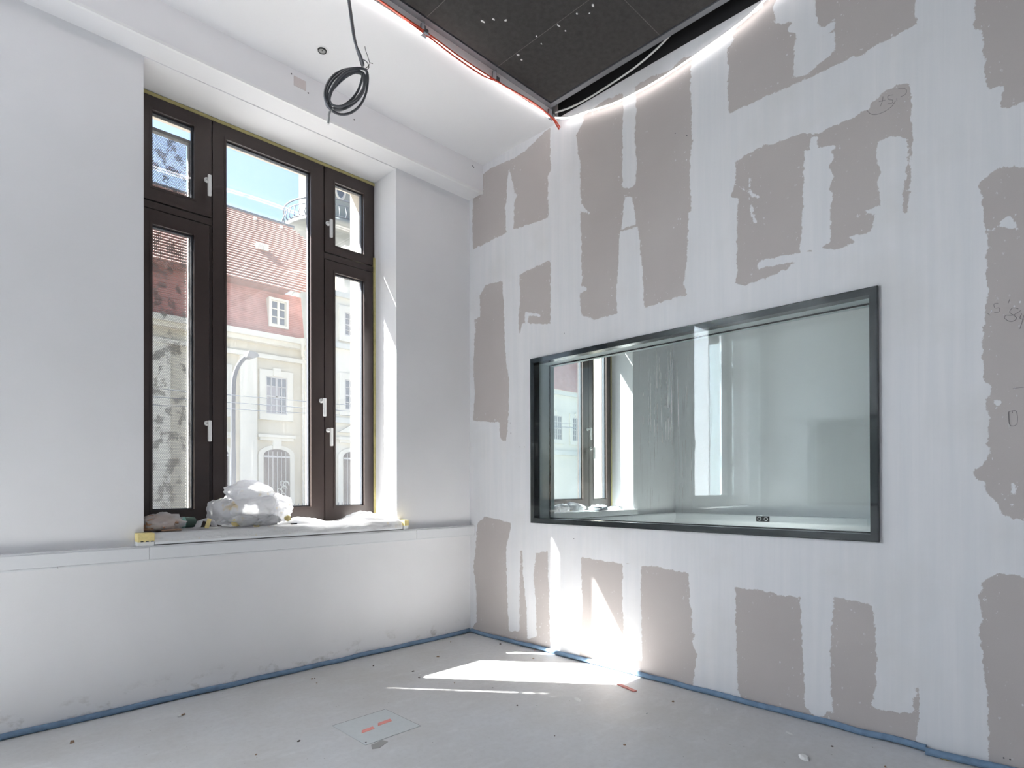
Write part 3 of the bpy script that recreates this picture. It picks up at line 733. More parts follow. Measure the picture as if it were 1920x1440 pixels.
# ------------------------------------------------------------------ crumpled things on the sill
def crumple(bm, amp, scale, seed, ridge=True, squash=None):
    off = Vector((seed * 3.7, seed * 1.3, -seed * 2.1))
    for v in bm.verts:
        p = v.co * scale + off
        n1 = mnoise.noise(p); n2 = mnoise.noise(p * 2.3 + off); n3 = 1 - abs(mnoise.noise(p * 1.7 - off)) * 2 if ridge else mnoise.noise(p * 5)
        n4 = 1 - abs(mnoise.noise(p * 4.1 + off)) * 2.4; n5 = 1 - abs(mnoise.noise(p * 8.3 - off)) * 2.4
        d = v.co.normalized() if v.co.length > 1e-6 else Vector((0, 0, 1))
        v.co += d * amp * (n1 * .9 + n2 * .5 + n3 * .40 + n4 * .15 + n5 * .05)
def blob(c, size, amp, scale, seed, sub=5, zmin=None):
    bm = bmesh.new(); bmesh.ops.create_icosphere(bm, subdivisions=sub, radius=1)
    crumple(bm, amp, scale, seed)
    for v in bm.verts:
        v.co = Vector((c[0] + v.co.x * size[0], c[1] + v.co.y * size[1], c[2] + v.co.z * size[2]))
        if zmin is not None and v.co.z < zmin: v.co.z = zmin + (v.co.z - zmin) * .02
    return bm
BZ = .951                                    # top of the wrapped window board
def window_board(dx, lbl):
    root = tag(empty('window_board', (-1.54 + dx, .1, .886)), lbl, 'window sill')
    MB().bbox(-2.322 + dx, -.703 + dx, -.052, .0, .889, .947, .004).build('nosing', 'trunking_white', root)
    MB().bbox(-2.355 + dx, -.724 + dx, -.001, .286, .912, .9465, .003).build('board', 'trunking_white', root)
    return root
window_board(0, 'white window board wrapped in plastic film')
window_board(3.12, 'white window board of the next room window')

def film_sheet(name, lbl, dx, seed):
    """thin film lying on the board, heaped towards the window, hanging over its front edge"""
    nx, ny = 150, 34; vs = []; fs = []
    off = Vector((seed, seed * .7, 0))
    for i in range(nx + 1):
        x = -2.33 + 1.61 * i / nx
        heap = max(0, math.sin((x + 1.56) / .30 * math.pi)) * .045 * (1 if -1.56 < x < -1.26 else 0)
        heap += max(0, math.sin((x + 1.12) / .42 * math.pi)) * .062 * (1 if -1.12 < x < -.70 else 0)
        for j in range(ny + 1):
            t = j / ny
            if t < .25:      # hanging part
                s = t / .25; drop = (1 - s) * (.048 + .016 * mnoise.noise(Vector((x * 5, seed, 0))))
                wob = mnoise.noise(Vector((x * 14, s * 2, seed))) * .006 + mnoise.noise(Vector((x * 40, s * 3, seed))) * .003
                vs.append((x + dx, -.058 - abs(wob) * 1.1 - .004 * (1 - s), BZ + .001 - drop))
            else:
                s = (t - .25) / .75; y = -.056 + s * .325
                p = Vector((x * 9, y * 9, 0)) + off
                r = abs(mnoise.noise(p)) + .5 * abs(mnoise.noise(p * 2.4))
                env = math.sin(min(1, s * 1.05) * math.pi) ** .8
                calm = min(1.0, max(.12, (x + 1.56) / .2))      # pressed flat under the things lying on it
                z = BZ + .002 + env * (heap * (.8 + .5 * r) + .010 * r * calm) + .003 * calm * (mnoise.noise(p * 5) + 1) * min(1, s * 4)
                vs.append((x + dx, y, z))
    for i in range(nx):
        for j in range(ny):
            a = i * (ny + 1) + j; fs.append((a, a + 1, a + ny + 2, a + ny + 1))
    return tag(MB().add(vs, fs, 0, True).build(name, 'plastic_wrap'), lbl, 'plastic film')
film_sheet('plastic_film', 'crinkled protective film over the window board below the main window', 0, 4.0)

for (x0_, x1_, k, lb) in ((-2.405, -2.325, 0, 'yellow foam corner block beside the crumpled brown bag'), (-.700, -.660, 1, 'small yellow foam block at the sunlit end of the board')):
    b_ = MB(); b_.bbox(x0_, x1_, -.072, -.002, .9075 if k == 0 else .915, .955, .003)
    if k == 0:
        for q in (-2.385, -2.360, -2.336): b_.box(q - .007, q + .006, -.0735, -.068, .9075, .9125, 1)
    b_.box(x0_, x1_, -.06, -.002, .886, .9075 if k == 0 else .915, 2)
    tag(b_.build('foam_block', ['tape_yellow', 'gasket_black', 'trunking_white']), lb, 'foam block')

root = tag(empty('plastic_bundle', (-1.74, .12, BZ)), 'big crumpled bundle of white plastic film on the sill', 'plastic bundle')
b_ = MB()
b_.bm(blob((-1.74, .135, 1.05), (.19, .115, .125), .22, 1.7, 1, 5, BZ + .0075), 0, True)
b_.build('film', 'plastic_white', root)
b_ = MB(); b_.bm(blob((-1.735, .14, 1.165), (.145, .09, .072), .20, 1.4, 2, 5), 0, True); b_.build('film', 'plastic_white', root)
b_ = MB(); b_.bm(blob((-1.905, .12, 1.055), (.085, .08, .078), .24, 1.9, 3, 4, BZ + .0075), 0, True); b_.build('film', 'plastic_clear', root)
b_ = MB(); b_.bm(blob((-1.585, .11, 1.065), (.098, .085, .085), .24, 2.2, 4, 5, BZ + .0075), 0, True); b_.build('film', 'plastic_white', root)
b_ = MB(); b_.bm(blob((-1.80, .045, .995), (.085, .045, .04), .25, 2.4, 6, 4, BZ + .0075), 0, True); b_.build('film', 'plastic_white', root)
b_ = MB(); b_.bm(blob((-1.69, .05, .99), (.10, .045, .038), .3, 2.6, 8, 4, BZ + .0075), 0, True); b_.build('film', 'plastic_white', root)
for (x, y, z, s) in ((-1.535, .035, .998, .022), (-1.86, .03, .985, .028), (-1.74, .03, .975, .03)):
    b_ = MB(); b_.bm(blob((x, y, z), (s, s * .4, s * .8), .3, 2.0, 9 + x, 2), 0, False); b_.build('tape', 'tape_yellow', root)

root = tag(empty('brown_bag', (-2.27, .06, BZ)), 'crumpled brown paper in clear plastic at the window corner', 'bag')
b_ = MB(); b_.bm(blob((-2.265, .065, .992), (.092, .07, .046), .30, 2.0, 11, 4, BZ + .0075), 0, False); b_.build('paper', 'paper_brown', root)
b_ = MB(); b_.bm(blob((-2.255, .06, .997), (.102, .078, .052), .32, 2.3, 12, 4, BZ + .007), 0, True); b_.build('film', 'plastic_clear', root)
b_ = MB(); b_.bbox(-2.275, -2.18, -.03, .01, BZ + .007, BZ + .015, .002); b_.build('flap', 'paper_brown', root)
root = tag(empty('bottle', (-2.14, .17, BZ)), 'green plastic bottle lying behind the brown bag', 'bottle')
c0 = (-2.205, .198, BZ + .040)
MB().lathe([(0, .165), (.024, .165), (.032, .158), (.033, .12), (.033, .105)], c0, 'X', 20).build('base', 'bottle_green', root)
MB().lathe([(.0335, .105), (.0335, .03)], c0, 'X', 20).build('sleeve', 'bottle_label', root)
MB().lathe([(.033, .03), (.030, .0), (.016, -.03), (.013, -.045)], c0, 'X', 20).build('neck', 'bottle_green', root)
MB().lathe([(.015, -.042), (.015, -.060), (0, -.060)], c0, 'X', 16).build('cap', 'handle_white', root)

# folded scrap of film and tape at the left of the bundle
vs = []; fs = []
prof = [(-2.10, .004), (-2.07, .012), (-2.055, .060), (-2.03, .066), (-1.995, .048), (-1.975, .010)]
for j in range(6):
    y = .0 + .02 * j
    for (x, z) in prof: vs.append((x + .004 * math.sin(j * 2.1), y, BZ + .007 + z * (1 - .06 * j) + .002 * math.sin(x * 90 + j)))
for j in range(5):
    for i in range(5): a = j * 6 + i; fs.append((a, a + 1, a + 7, a + 6))
root = tag(MB().add(vs, fs, 0, False).build('film_scrap', 'plastic_white'), 'folded scrap of film with yellow tape beside the plastic bundle', 'plastic scrap')
b_ = MB(); b_.add([(-2.052, -.002, BZ + .012), (-2.028, -.002, BZ + .010), (-2.012, .0, BZ + .062), (-2.034, .0, BZ + .068)], [(0, 1, 2, 3)]); b_.add([(-2.052, -.0035, BZ + .012), (-2.028, -.0035, BZ + .010), (-2.012, -.0015, BZ + .062), (-2.034, -.0015, BZ + .068)], [(0, 1, 2, 3)]); b_.build('tape', 'tape_yellow', root)
tag(MB().bbox(-1.54, -1.50, -.03, -.015, BZ + .010, BZ + .018, .002).build('screw_clip', 'gasket_black'), 'small dark clip lying on the film at the board edge', 'clip')

# next room: heap of film and a grey cloth on its board
root = tag(empty('plastic_bundle', (1.4, .1, BZ)), 'row of crumpled white film on the next room sill', 'plastic bundle')
for (x, s, sd_) in ((.95, .07, 21), (1.12, .07, 22), (1.28, .085, 23), (1.43, .10, 24), (1.53, .07, 25), (1.38, .06, 26)):
    b_ = MB(); b_.bm(blob((x, .09, BZ + .03), (s, .07, s * .55), .25, 1.9, sd_, 4, BZ + .002), 0, True); b_.build('film', 'plastic_white', root)
b_ = MB(); b_.bm(blob((1.79, .02, BZ + .018), (.11, .075, .038), .3, 2.4, 31, 4, BZ + .002), 0, True)
tag(b_.build('cloth', 'cloth_grey'), 'crumpled grey cloth on the next room sill', 'cloth')
b_ = MB(); b_.bm(blob((2.12, .05, BZ + .014), (.10, .07, .022), .3, 2.4, 33, 4, BZ + .002), 0, True)
tag(b_.build('film_scrap', 'plastic_white'), 'white film scrap at the sunlit end of the next room sill', 'plastic scrap')

# ------------------------------------------------------------------ floor box
root = tag(empty('floor_box', (-1.606, -1.14, 0)), 'square grey floor box lid let into the concrete', 'floor box')
x0_, x1_, y0_, y1_ = -1.762, -1.450, -1.296, -.980
MB().box(x0_, x1_, y0_, y1_, 0.0005, .0022).build('lid', 'box_lid', root)
MB().box(x0_, x1_, y1_, y1_ + .0035, .0003, .0018).build('seam', 'seam_dark', root)  # dark strips drawn as the shadow gap along two lid sides
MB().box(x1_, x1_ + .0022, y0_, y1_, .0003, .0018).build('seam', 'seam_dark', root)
for (px0, py0, L, R_) in ((-1.665, -1.150, .085, .0), (-1.555, -1.128, .095, .0)):
    MB().prism([(px0 - L / 2, py0 - .018), (px0 + L / 2 - .01, py0 - .014), (px0 + L / 2, py0 + .018), (px0 - L / 2 + .02, py0 + .014)], 'Z', .0021, .0029).build('sticker', 'sticker_red', root)
MB().prism([(x0_ + .0, y0_ - .055), (x0_ + .02, y0_ - .015), (x0_ + .085, y0_ - .005), (x0_ + .095, y0_ - .04), (x0_ + .03, y0_ - .07)], 'Z', .0002, .0012).build('mortar_patch', 'plinth', root)
MB().lathe([(0, .003), (.004, .003), (.004, .001)], (-1.745, -1.27, 0), 'Z', 10).build('screw', 'seam_dark', root)

# ------------------------------------------------------------------ bits lying on the floor
def bit(name, px, py, sx, sy, sz, mat, lbl, cat, seed, rot=0.0, group=None):
    c = onZ(px, py, 0); r = random.Random(seed); pts = []
    n = 7
    for k in range(n):
        a = 2 * math.pi * k / n; q = r.uniform(.7, 1.05)
        x, y = math.cos(a) * sx * q, math.sin(a) * sy * q
        pts.append((c.x + x * math.cos(rot) - y * math.sin(rot), c.y + x * math.sin(rot) + y * math.cos(rot)))
    b_ = MB(); n_ = len(pts)
    vs = [(p[0], p[1], .0004) for p in pts] + [(c.x + (p[0] - c.x) * .7, c.y + (p[1] - c.y) * .7, sz * r.uniform(.7, 1.2)) for p in pts]
    fs = [tuple(range(n_))[::-1], tuple(range(n_, 2 * n_))] + [(i, (i + 1) % n_, (i + 1) % n_ + n_, i + n_) for i in range(n_)]
    b_.add(vs, fs)
    return tag(b_.build(name, mat), lbl, cat, group)
c = onZ(1175, 1290, 0)
dirv = (onZ(1191, 1297, 0) - onZ(1161, 1284, 0)); rz = math.atan2(dirv.y, dirv.x)
b_ = MB().bbox(-.075, .075, -.013, .013, .0005, .006, .001).build('wood_lath', 'lath_red'); b_.location = (c.x, c.y, .0); b_.rotation_euler.z = rz
tag(b_, 'thin red strip of wood lying near the sun patch', 'wood strip')
bit('plaster_shard', 1508, 1421, .045, .022, .010, 'rubble_white', 'white plaster shard lying out on the grey floor', 'rubble', 1, .6)
bit('plaster_shard', 1082, 1312, .040, .020, .002, 'rubble_white', 'pale flake beside the long edge of the sun patch', 'rubble', 2, .9)
bit('plaster_shard', 1480, 1375, .028, .010, .003, 'rubble_white', 'white flake below the plasterboard wall', 'rubble', 3, 1.2)
bit('plaster_shard', 1212, 1338, .012, .005, .004, 'rubble_white', 'tiny white chip between the red lath and the plasterboard wall', 'rubble', 4, .2)
bit('foam_crumb', 1608, 1374, .020, .012, .014, 'rubble_ochre', 'ochre foam crumb against the blue edge strip', 'rubble', 5, 1.5)
bit('foam_crumb', 1774, 1424, .030, .016, .018, 'rubble_ochre', 'larger ochre foam crumb under the loose blue strip end', 'rubble', 6, 1.5)
bit('brick_chip', 135, 1393, .012, .010, .012, 'rubble_brown', 'reddish brown chip on the shaded floor by the window wall', 'rubble', 7)
c = onZ(337, 1343, 0)
root = tag(empty('cigarette_butt', (c.x, c.y, 0)), 'cigarette butt on the floor below the window', 'cigarette butt')
MB().tube([(c.x - .012, c.y - .008, .0045), (c.x + .006, c.y - .002, .0045)], .004, 8).build('paper', 'rubble_white', root)
MB().tube([(c.x + .006, c.y - .002, .0045), (c.x + .026, c.y + .004, .0045)], .004, 8).build('filter', 'rubble_brown', root)
spots = [(872, 1195), (845, 1204), (916, 1227), (938, 1208), (821, 1232), (788, 1266), (775, 1259), (594, 1281), (615, 1254), (590, 1272), (585, 1273), (843, 1269), (786, 1271), (852, 1281), (807, 1305), (700, 1249), (672, 1200), (720, 1208), (970, 1323), (1171, 1397), (1006, 1323), (1040, 1380), (480, 1415), (417, 1416), (560, 1390), (1000, 1235), (953, 1245), (924, 1290), (1262, 1316), (1345, 1330), (1560, 1400), (1660, 1438)]
for i, (px, py) in enumerate(spots):
    if i in (16, 17): continue
    r = random.Random(100 + i); s = r.uniform(.003, .0075)
    mt, cn = ((('rubble_dark', 'dark'), ('rubble_brown', 'brown'), ('rubble_white', 'pale'))[i % 3])
    bit('floor_crumb', px, py, s * r.uniform(.8, 2.2), s, s * .7, mt, f'tiny {cn} crumb of building dirt on the concrete floor', 'rubble', 200 + i, r.uniform(0, 3), f'{cn} crumbs on the floor')
# red scrap by the corner patch
bit('red_scrap', 1003, 1219, .02, .008, .002, 'lath_red', 'small red scrap at the narrow sun patch by the blue strip', 'rubble', 55, .4)

for (px, py) in ((957, 793), (958, 812), (975, 838), (983, 838), (1058, 625), (1266, 250), (1288, 254), (1882, 1421), (1894, 1424), (1076, 1010)):
    p = onX(px, py)
    MB().lathe([(0, -.0012), (.003, -.0012), (.003, 0)], (0, p.y, p.z), 'X', 8).build('screw_hole', 'seam_dark', wall_right)

# ------------------------------------------------------------------ pencil marks on the plasterboard (flat writing)
def pencil(strokes):
    b_ = MB()
    for s in strokes:
        pts = [Vector((-.0015, p.y, p.z)) for p in (onX(a, q) for a, q in s)]
        pts = smooth_path(pts, 4) if len(pts) > 2 else pts
        b_.tube(pts, .0007, 5)
    o_ = b_.build('pencil_mark', 'pencil', wall_right); return o_
pencil([cB((1045, 600), (1040, 630), (1030, 660)), cB((1020, 632), (1060, 622)), cB((1105, 590), (1075, 598), (1080, 618), (1105, 622), (1100, 642), (1075, 645)), cB((1130, 612), (1132, 628)), cB((1140, 552), (1175, 548), (1192, 565), (1180, 590), (1155, 600)), cB((945, 685), (970, 708), (1010, 710), (1060, 690), (1100, 660), (1122, 628))])
pencil([cC((1760, 955), (1735, 960), (1740, 985), (1768, 985), (1765, 1008), (1735, 1012)), cC((1832, 930), (1822, 955)), cC((1885, 990), (1850, 985), (1830, 1010), (1855, 1030), (1875, 1050), (1840, 1070), (1800, 1050), (1810, 1030), (1850, 1030), (1900, 1000)), cC((1905, 1020), (1895, 1050), (1925, 1055)), cC((1920, 1030), (1905, 1080), (1895, 1115)), cC((1690, 1015), (1710, 1030))])
pencil([cD((862, 590), (910, 586), (915, 668), (868, 674), (862, 590)), cD((886, 588), (887, 598)), cD((888, 440), (960, 432))])

# ------------------------------------------------------------------ outside: street, houses, tower, lamp, tree
struct(MB().box(-70, 80, .7, 90, -1.25, -1.0).build('ground', 'asphalt'), 'asphalt street outside')
struct(MB().box(-70, 80, 17.2, 20.0, -1.0, -.88).build('ground_pavement', 'paving'), 'paved footway before the old house')

def house_window(root, x0, x1, z0, z1, y, arched=False, curtain=True):
    sw = .26
    s = MB().ring(x0 - sw, x1 + sw, z0 - sw, z1 + sw, sw, y - .10, y)
    s.box((x0 + x1) / 2 - .16, (x0 + x1) / 2 + .16, y - .14, y, z1 + .02, z1 + sw + .1)
    s = s.build('window_surround', 'facade_pale', root)
    y -= .06
    fr = MB().ring(x0, x1, z0, z1, .05, y - .015, y + .03)
    mx = (x0 + x1) / 2
    fr.box(mx - .04, mx + .04, y - .02, y + .03, z0, z1); zt = z0 + (z1 - z0) * .47
    fr.box(x0, x1, y - .02, y + .03, zt - .03, zt + .03)
    for q in (.25, .75): fr.box(x0 + (x1 - x0) * q - .015, x0 + (x1 - x0) * q + .015, y - .012, y + .03, z0, z1)
    for q in (.24, .74): fr.box(x0, x1, y - .012, y + .03, z0 + (z1 - z0) * q - .015, z0 + (z1 - z0) * q + .015)
    win = fr.build('window', 'muntin', root)
    MB().box(x0 + .02, x1 - .02, y + .02, y + .035, z0 + .02, z1 - .02).build('pane', 'pane_dark', win)
    if curtain: MB().box(x0 + .06, mx + .14, y + .008, y + .019, z0 + .05, z0 + (z1 - z0) * .76).build('curtain', 'curtain_grey', win)
def arch_poly(x0, x1, z0, zs, rise, n=12):
    cx = (x0 + x1) / 2; h = (x1 - x0) / 2
    return [(x0, z0), (x1, z0)] + [(cx + h * math.cos(math.pi * k / n), zs + rise * math.sin(math.pi * k / n)) for k in range(n + 1)]
def house_door(root, x0, x1, ztop, y):
    s = MB().prism(arch_poly(x0 - .22, x1 + .22, -1.0, ztop - .25, .42), 'Y', y - .10, y - .0)
    s = s.build('door_surround', 'facade_pale', root)
    d = MB().prism(arch_poly(x0, x1, -1.0, ztop - .25, .25), 'Y', y - .125, y - .101).build('door', 'timber_dark', root)
    k = MB()
    for q in range(1, 6): k.box(x0 + (x1 - x0) * q / 6 - .012, x0 + (x1 - x0) * q / 6 + .012, y - .135, y - .125, -.9, ztop - .1)
    k.box(x0, x1, y - .14, y - .125, ztop - .35, ztop - .28); k.build('boards', 'muntin', d)
    g_ = MB(); r = random.Random(int(x0 * 10))
    for q in range(10):
        cx, cz = x0 + (x1 - x0) * (.55 + .4 * r.random()), .2 + 1.2 * r.random(); rr = r.uniform(.06, .14)
        g_.tube([(cx + rr * math.cos(a), y - .14, cz + rr * 1.2 * math.sin(a)) for a in [i * .7 for i in range(7)]], .018, 5)
    g_.build('scrollwork', 'stone_pale', d)
    m_ = MB().box(x0 - .25, x1 + .22, y - .22, y, ztop + .48, ztop + .60).box(x0 - .18, x1 + .15, y - .16, y, ztop + .36, ztop + .48)
    m_.box((x0 + x1) / 2 - .18, (x0 + x1) / 2 + .18, y - .15, y, ztop + .02, ztop + .36)
    m_.build('door_hood', 'facade_pale', root)

YH = 21.0
house = tag(empty('old_house', (4.0, YH, -1.0)), 'cream old house with red tiled mansard roof across the street', 'building')
MB().box(-4.0, 8.6, YH, YH + 9, -1.0, 7.4).build('wall', 'facade_cream', house)
MB().box(-4.1, 8.6, YH - .08, YH, -1.0, -.1).build('plinth', 'plinth', house)
for x in (-3.9, -1.26, 1.38, 3.0, 6.20):
    if x in (1.38,): continue
    MB().box(x - .34, x + .34, YH - .14, YH, -1.0, 6.75).build('pilaster', 'facade_pale', house)
for x in (7.365, 4.85, 1.85, -.3, -2.5):
    house_window(house, x - .455, x + .455, 4.28, 5.84, YH); house_door(house, x - .55, x + .55, 2.80, YH)
MB().box(-4.1, 8.6, YH - .18, YH, 6.55, 6.72).build('string_course', 'facade_pale', house)
c = MB().box(-4.2, 8.6, YH - .30, YH, 7.15, 7.33).box(-4.3, 8.6, YH - .48, YH, 7.33, 7.55); c.build('cornice', 'facade_pale', house)
MB().prism([(YH - .05, 7.55), (YH + .30, 9.55), (YH + 8, 9.55), (YH + 8, 7.55)], 'X', -4.0, 8.6).build('mansard', 'brick_red', house)
bc = MB(); r = random.Random(5)
for k in range(24):
    z = 7.60 + k * .081; y = YH - .05 + (z - 7.55) * .175 - .008
    bc.box(-4.0, 8.6, y - .012, y + .05, z, z + .066)
bc.build('tile_course', 'brick_red', house)
for x in (7.47, 4.85, 2.2, -.6):
    z0, z1 = 8.05, 9.08; y = YH - .02
    d = MB().ring(x - .42, x + .42, z0 - .1, z1 + .1, .10, y - .06, y + .4).build('dormer', 'facade_pale', house)
    fr = MB().ring(x - .32, x + .32, z0, z1, .05, y, y + .04); fr.box(x - .05, x + .05, y - .01, y + .04, z0, z1)
    for q in (.33, .66): fr.box(x - .32, x + .32, y - .008, y + .04, z0 + (z1 - z0) * q - .02, z0 + (z1 - z0) * q + .02)
    wn = fr.build('window', 'facade_pale', house); MB().box(x - .30, x + .30, y + .03, y + .05, z0, z1).build('pane', 'pane_dark', wn)
# main roof: stepped tile courses from eave to ridge with a hip at the right end
e0, rg = (YH - .45, 9.50), (YH + 4.0, 14.2)
nC = 29; rf = MB(); RT_ = (0, .3, .6, .72, 1); RX_ = (7.9, 11.2, 10.8, 10.3, 9.4)
for k in range(nC):
    t0, t1 = k / nC, (k + 1) / nC
    ya, za = e0[0] + (rg[0] - e0[0]) * t0, e0[1] + (rg[1] - e0[1]) * t0
    yb_, zb = e0[0] + (rg[0] - e0[0]) * t1, e0[1] + (rg[1] - e0[1]) * t1
    xr0 = float(np.interp(t0, RT_, RX_)); xr1 = float(np.interp(t1, RT_, RX_))
    o_ = .055
    rf.add([(-4.4, ya - o_ * .7, za + o_), (xr0 + .35, ya - o_ * .7, za + o_), (xr1 + .35, yb_, zb + .008), (-4.4, yb_, zb + .008), (-4.4, ya, za), (xr0 + .35, ya, za)], [(0, 1, 2, 3), (4, 5, 1, 0)])
rf.build('tile_course', 'roof_red', house)
MB().prism([(YH - .45, 9.48), (YH + 4.0, 14.15), (YH + 8.5, 9.48)], 'X', -4.4, 7.8).build('roof_core', 'roof_red', house)
MB().tube([(-4.4, YH + 4, 14.22), (10.0, YH + 4, 14.22)], .09, 8).build('ridge', 'iron_dark', house)
for (px, py) in ((485, 468), (496, 471)):
    for q in range(400):
        t = q / 400; y = e0[0] + (rg[0] - e0[0]) * t; z = e0[1] + (rg[1] - e0[1]) * t
        p = onY(px, py, y)
        if p.z <= z: break
    MB().box(p.x - .12, p.x + .12, y - .16, y + .12, z - .02, z + .26).build('roof_vent', 'stone_pale', house)
for (px, py) in ((478, 413), (527, 429)):
    for q in range(400):
        t = q / 400; y = e0[0] + (rg[0] - e0[0]) * t; z = e0[1] + (rg[1] - e0[1]) * t
        p = onY(px, py, y)
        if p.z <= z: break
    MB().box(p.x - .06, p.x + .06, y - .08, y + .05, z, z + .14).build('roof_hook', 'stone_pale', house)
d = MB().tube(smooth_path([(8.36, YH - .42, 7.50), (8.36, YH - .38, 7.20), (8.45, YH - .2, 6.9), (8.53, YH - .12, 6.6), (8.53, YH - .12, 4.0), (8.53, YH - .12, -1.0)], 5), .065, 10)
d.lathe([(.07, 7.2), (.16, 7.45), (.17, 7.56)], (8.36, YH - .42, 0), 'Z', 12); d.build('drainpipe', 'facade_pale', house)

# front wing with the tower behind it
YW = 19.5
wing = tag(empty('corner_wing', (14, YW, -1.0)), 'pale projecting wing right of the tiled house', 'building')
MB().box(8.85, 9.7, YW, YW + .8, -1.0, 9.5).build('wall', 'facade_pale', wing)
MB().box(9.7, 20.5, YW, YW + .8, -1.0, 11.3).build('wall', 'facade_pale', wing)
for z in (3.95, 7.15, 9.35):
    MB().box(8.78, 20.55, YW - .16, YW, z, z + .22).build('string_course', 'stone_pale', wing)
for x in (10.15, 12.9, 15.6, 18.3):
    house_window(wing, x - .46, x + .46, 4.55, 5.85, YW, curtain=False); house_window(wing, x - .46, x + .46, 7.75, 8.75, YW, curtain=False)
    house_door(wing, x - .55, x + .55, 2.75, YW)
    MB().prism([(x - .8, 3.55), (x + .8, 3.55), (x, 4.0)], 'Y', YW - .2, YW - .02).build('pediment', 'facade_pale', wing)
MB().box(9.6, 20.6, YW - .3, YW + .85, 11.3, 11.55).build('cornice', 'facade_pale', wing)

tw = tag(empty('round_tower', (16.7, 34, -1.0)), 'round stone tower with ringed balcony behind the tiled roof', 'tower')
TC = (16.7, 34.0, 0)
MB().lathe([(2.45, 0), (2.45, 17.6), (2.62, 17.75), (2.62, 17.95)], TC, 'Z', 40).build('shaft', 'tower_stone', tw)
MB().lathe([(2.45, 17.6), (2.9, 18.15), (3.05, 18.3), (3.05, 18.55), (0.5, 18.55)], TC, 'Z', 48).build('balcony', 'tower_stone', tw)
MB().lathe([(2.0, 18.5), (2.0, 23.5), (2.2, 23.7), (2.2, 24.2), (0, 26)], TC, 'Z', 40).build('drum', 'tower_stone', tw)
for z in (14.2, 16.0): MB().lathe([(2.46, z), (2.55, z), (2.55, z + .15), (2.46, z + .15)], TC, 'Z', 40).build('string_course', 'stone_pale', tw)
rl = MB()
rl.tube([(TC[0] + 2.98 * math.cos(a), TC[1] + 2.98 * math.sin(a), 19.75) for a in [i * math.pi / 24 for i in range(48)]], .05, 6, True)
rl.tube([(TC[0] + 2.98 * math.cos(a), TC[1] + 2.98 * math.sin(a), 19.4) for a in [i * math.pi / 24 for i in range(48)]], .03, 6, True)
rl.tube([(TC[0] + 2.98 * math.cos(a), TC[1] + 2.98 * math.sin(a), 18.65) for a in [i * math.pi / 24 for i in range(48)]], .04, 6, True)
rl.build('handrail', 'iron_dark', tw)
bal = None
for i in range(44):
    a = i * 2 * math.pi / 44
    if bal is None:
        b_ = MB().tube(smooth_path([(TC[0] + 2.98, TC[1], 18.6), (TC[0] + 3.10, TC[1], 18.85), (TC[0] + 3.0, TC[1], 19.2), (TC[0] + 2.98, TC[1], 19.42)], 3), .03, 5)
        bal = b_.build('baluster', 'iron_dark', tw); base_me = bal.data
        for v in base_me.vertices: v.co -= Vector((0, 0, 0))
    else:
        o_ = bal.copy(); COL.objects.link(o_); o_.parent = tw; o_.rotation_euler.z = a
for a in (math.radians(218), math.radians(262), math.radians(300)):
    cxx, cyy = TC[0] + 2.01 * math.cos(a), TC[1] + 2.01 * math.sin(a); t_ = Vector((-math.sin(a), math.cos(a), 0))
    MB().tube([Vector((cxx, cyy, 20.9)) + t_ * (.32 * math.cos(q)) + Vector((0, 0, .62 * math.sin(q))) for q in [i * math.pi / 10 for i in range(20)]], .08, 6, True).build('oculus_frame', 'stone_pale', tw)
    MB().add([Vector((cxx, cyy, 20.9)) + t_ * (.30 * math.cos(q)) + Vector((0, 0, .60 * math.sin(q))) for q in [i * math.pi / 10 for i in range(20)]], [tuple(range(20))]).build('oculus', 'pane_dark', tw)
MB().box(14.2, 14.75, 31.6, 32.2, 21.3, 21.9).build('bracket', 'iron_dark', tw)

# pale house at the far end of the street, and a dark fence
far = tag(empty('far_house', (29, 22, -1.0)), 'pale house with red roof at the far end of the street', 'building')
MB().box(23, 38, 22, 30, -1.0, 7.6).build('wall', 'facade_pale', far)
MB().box(22.9, 38, 21.8, 22, 7.3, 7.6).build('cornice', 'stone_pale', far)
MB().prism([(21.7, 7.6), (23.2, 10.2), (30, 10.2), (30, 7.6)], 'X', 23, 38).build('roof', 'brick_red', far)
for x in (24.6, 26.6, 28.6, 30.6, 33.0): house_window(far, x - .45, x + .45, 4.3, 5.9, 22, curtain=False)
MB().box(22.9, 38, 21.85, 22, 3.3, 3.6).build('string_course', 'stone_pale', far)
fn = tag(empty('street_fence', (9.5, 17, -1.0)), 'iron fence before the old house', 'fence')
MB().box(6, 13, 17, 17.04, .45, .50).build('rail', 'iron_dark', fn); MB().box(6, 13, 17, 17.04, -.7, -.65).build('rail', 'iron_dark', fn)
pk = None
for i in range(48):
    x = 6.05 + i * .145
    if pk is None: pk = MB().box(x - .012, x + .012, 17.005, 17.03, -1.0, .62).build('picket', 'iron_dark', fn)
    else:
        o_ = pk.copy(); COL.objects.link(o_); o_.parent = fn; o_.location = (.145 * i, 0, 0)

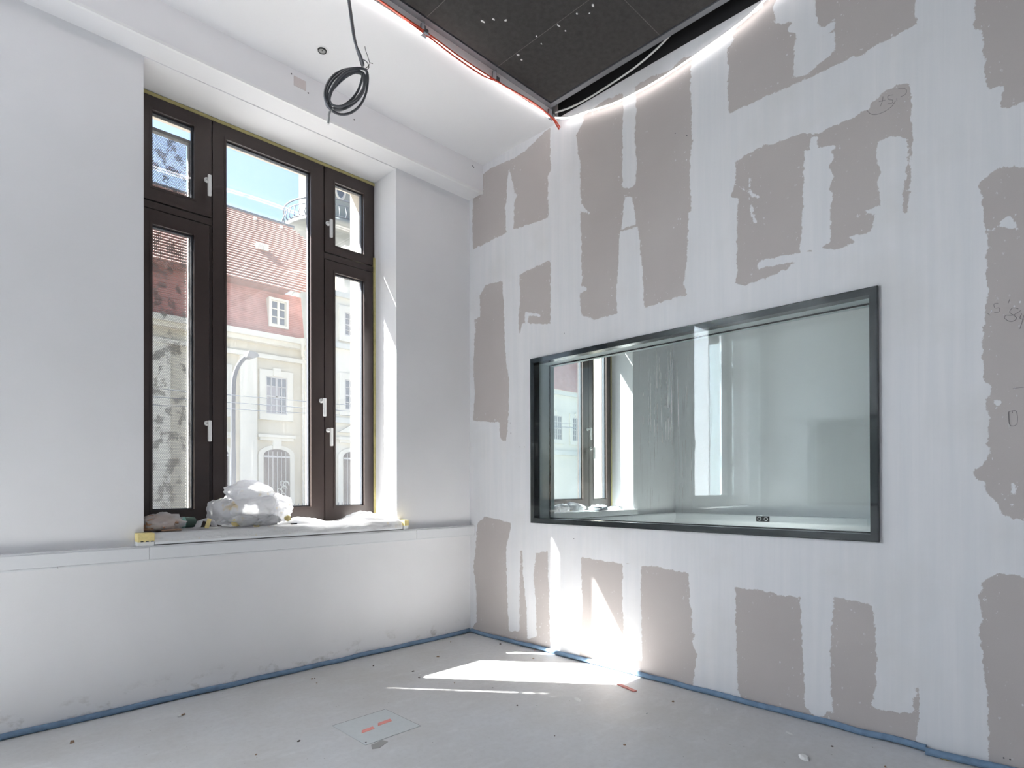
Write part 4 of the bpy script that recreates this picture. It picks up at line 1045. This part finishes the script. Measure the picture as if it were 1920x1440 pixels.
lm = tag(empty('street_lamp', (2.95, 13.5, -1.0)), 'grey curved street lamp in front of the old house', 'street lamp')
MB().tube(smooth_path([(2.945, 13.5, -1.0), (2.945, 13.5, 2.0), (2.95, 13.5, 3.80), (2.975, 13.48, 4.3), (3.07, 13.45, 4.62), (3.20, 13.42, 4.82), (3.30, 13.40, 4.90)], 6), [.075] * 7 + [.062] * 30, 10).build('pole', 'lamp_grey', lm)
hd = MB().prism([(3.22, 4.86), (3.30, 5.05), (3.52, 5.02), (3.58, 4.93), (3.40, 4.84)], 'Y', 13.25, 13.55).build('lamp_head', 'lamp_glass', lm)
for k in range(3):
    z0 = onY(424, (740, 752, 763)[k], 12).z; z1 = onY(600, (755, 765, 773)[k], 12).z
    pts = [(x, 12.0 + .2 * k, z0 + (z1 - z0) * (x - 2.24) / 2.54 + .00 * x) for x in (-30, -10, 0, 5, 12, 40)]
    tag(MB().tube(pts, .009, 5).build('overhead_wire', 'iron_dark'), ('upper', 'middle', 'lower')[k] + ' overhead wire strung along the street', 'wire', 'overhead wires along the street')

def tree(x, y, h, rad, seed, lbl):
    r = random.Random(seed)
    root = tag(empty('street_tree', (x, y, -1.0)), lbl, 'tree')
    t_ = MB().tube(smooth_path([(x, y, -1.0), (x + .1, y, h * .25), (x, y + .1, h * .5), (x - .1, y, h * .8)], 4), [.28 - .012 * k for k in range(13)], 8)
    for k in range(7):
        a = r.uniform(0, 6.28); z0 = h * r.uniform(.3, .6)
        t_.tube([(x, y, z0), (x + math.cos(a) * rad * .4, y + math.sin(a) * rad * .4, z0 + rad * .4), (x + math.cos(a) * rad * .75, y + math.sin(a) * rad * .75, z0 + rad * .7)], [.10, .06, .03], 6)
    t_.build('trunk', 'bark', root)
    f = MB(); vs = []; fs = []
    cl = [(Vector((r.gauss(0, .45) * rad, r.gauss(0, .45) * rad, h * .6 + r.gauss(0, .5) * rad * .8)), rad * r.uniform(.25, .45)) for _ in range(26)]
    for c_, q in cl:
        for k in range(170):
            d_ = Vector((r.gauss(0, 1), r.gauss(0, 1), r.gauss(0, 1))).normalized() * q * r.random() ** .4
            p = Vector((x, y, 0)) + c_ + d_; s = r.uniform(.07, .14)
            u = Vector((r.gauss(0, 1), r.gauss(0, 1), r.gauss(0, 1))).normalized(); w_ = u.orthogonal().normalized()
            o_ = len(vs); vs += [p - u * s, p + w_ * s * .5, p + u * s, p - w_ * s * .5]; fs.append((o_, o_ + 1, o_ + 2, o_ + 3))
    f.add(vs, fs); tag(f.build('foliage', 'leaf', root), kind='stuff')
tree(-44, 41.5, 6.0, 2.6, 1, 'tallest leafy tree at the end of the street, reflected in the glass panel')
tree(-52.5, 39, 5.4, 2.4, 2, 'leafy tree left of the tallest one at the street end')
tree(-37.5, 45.5, 5.2, 2.4, 3, 'leafy tree between the tallest one and the old house')
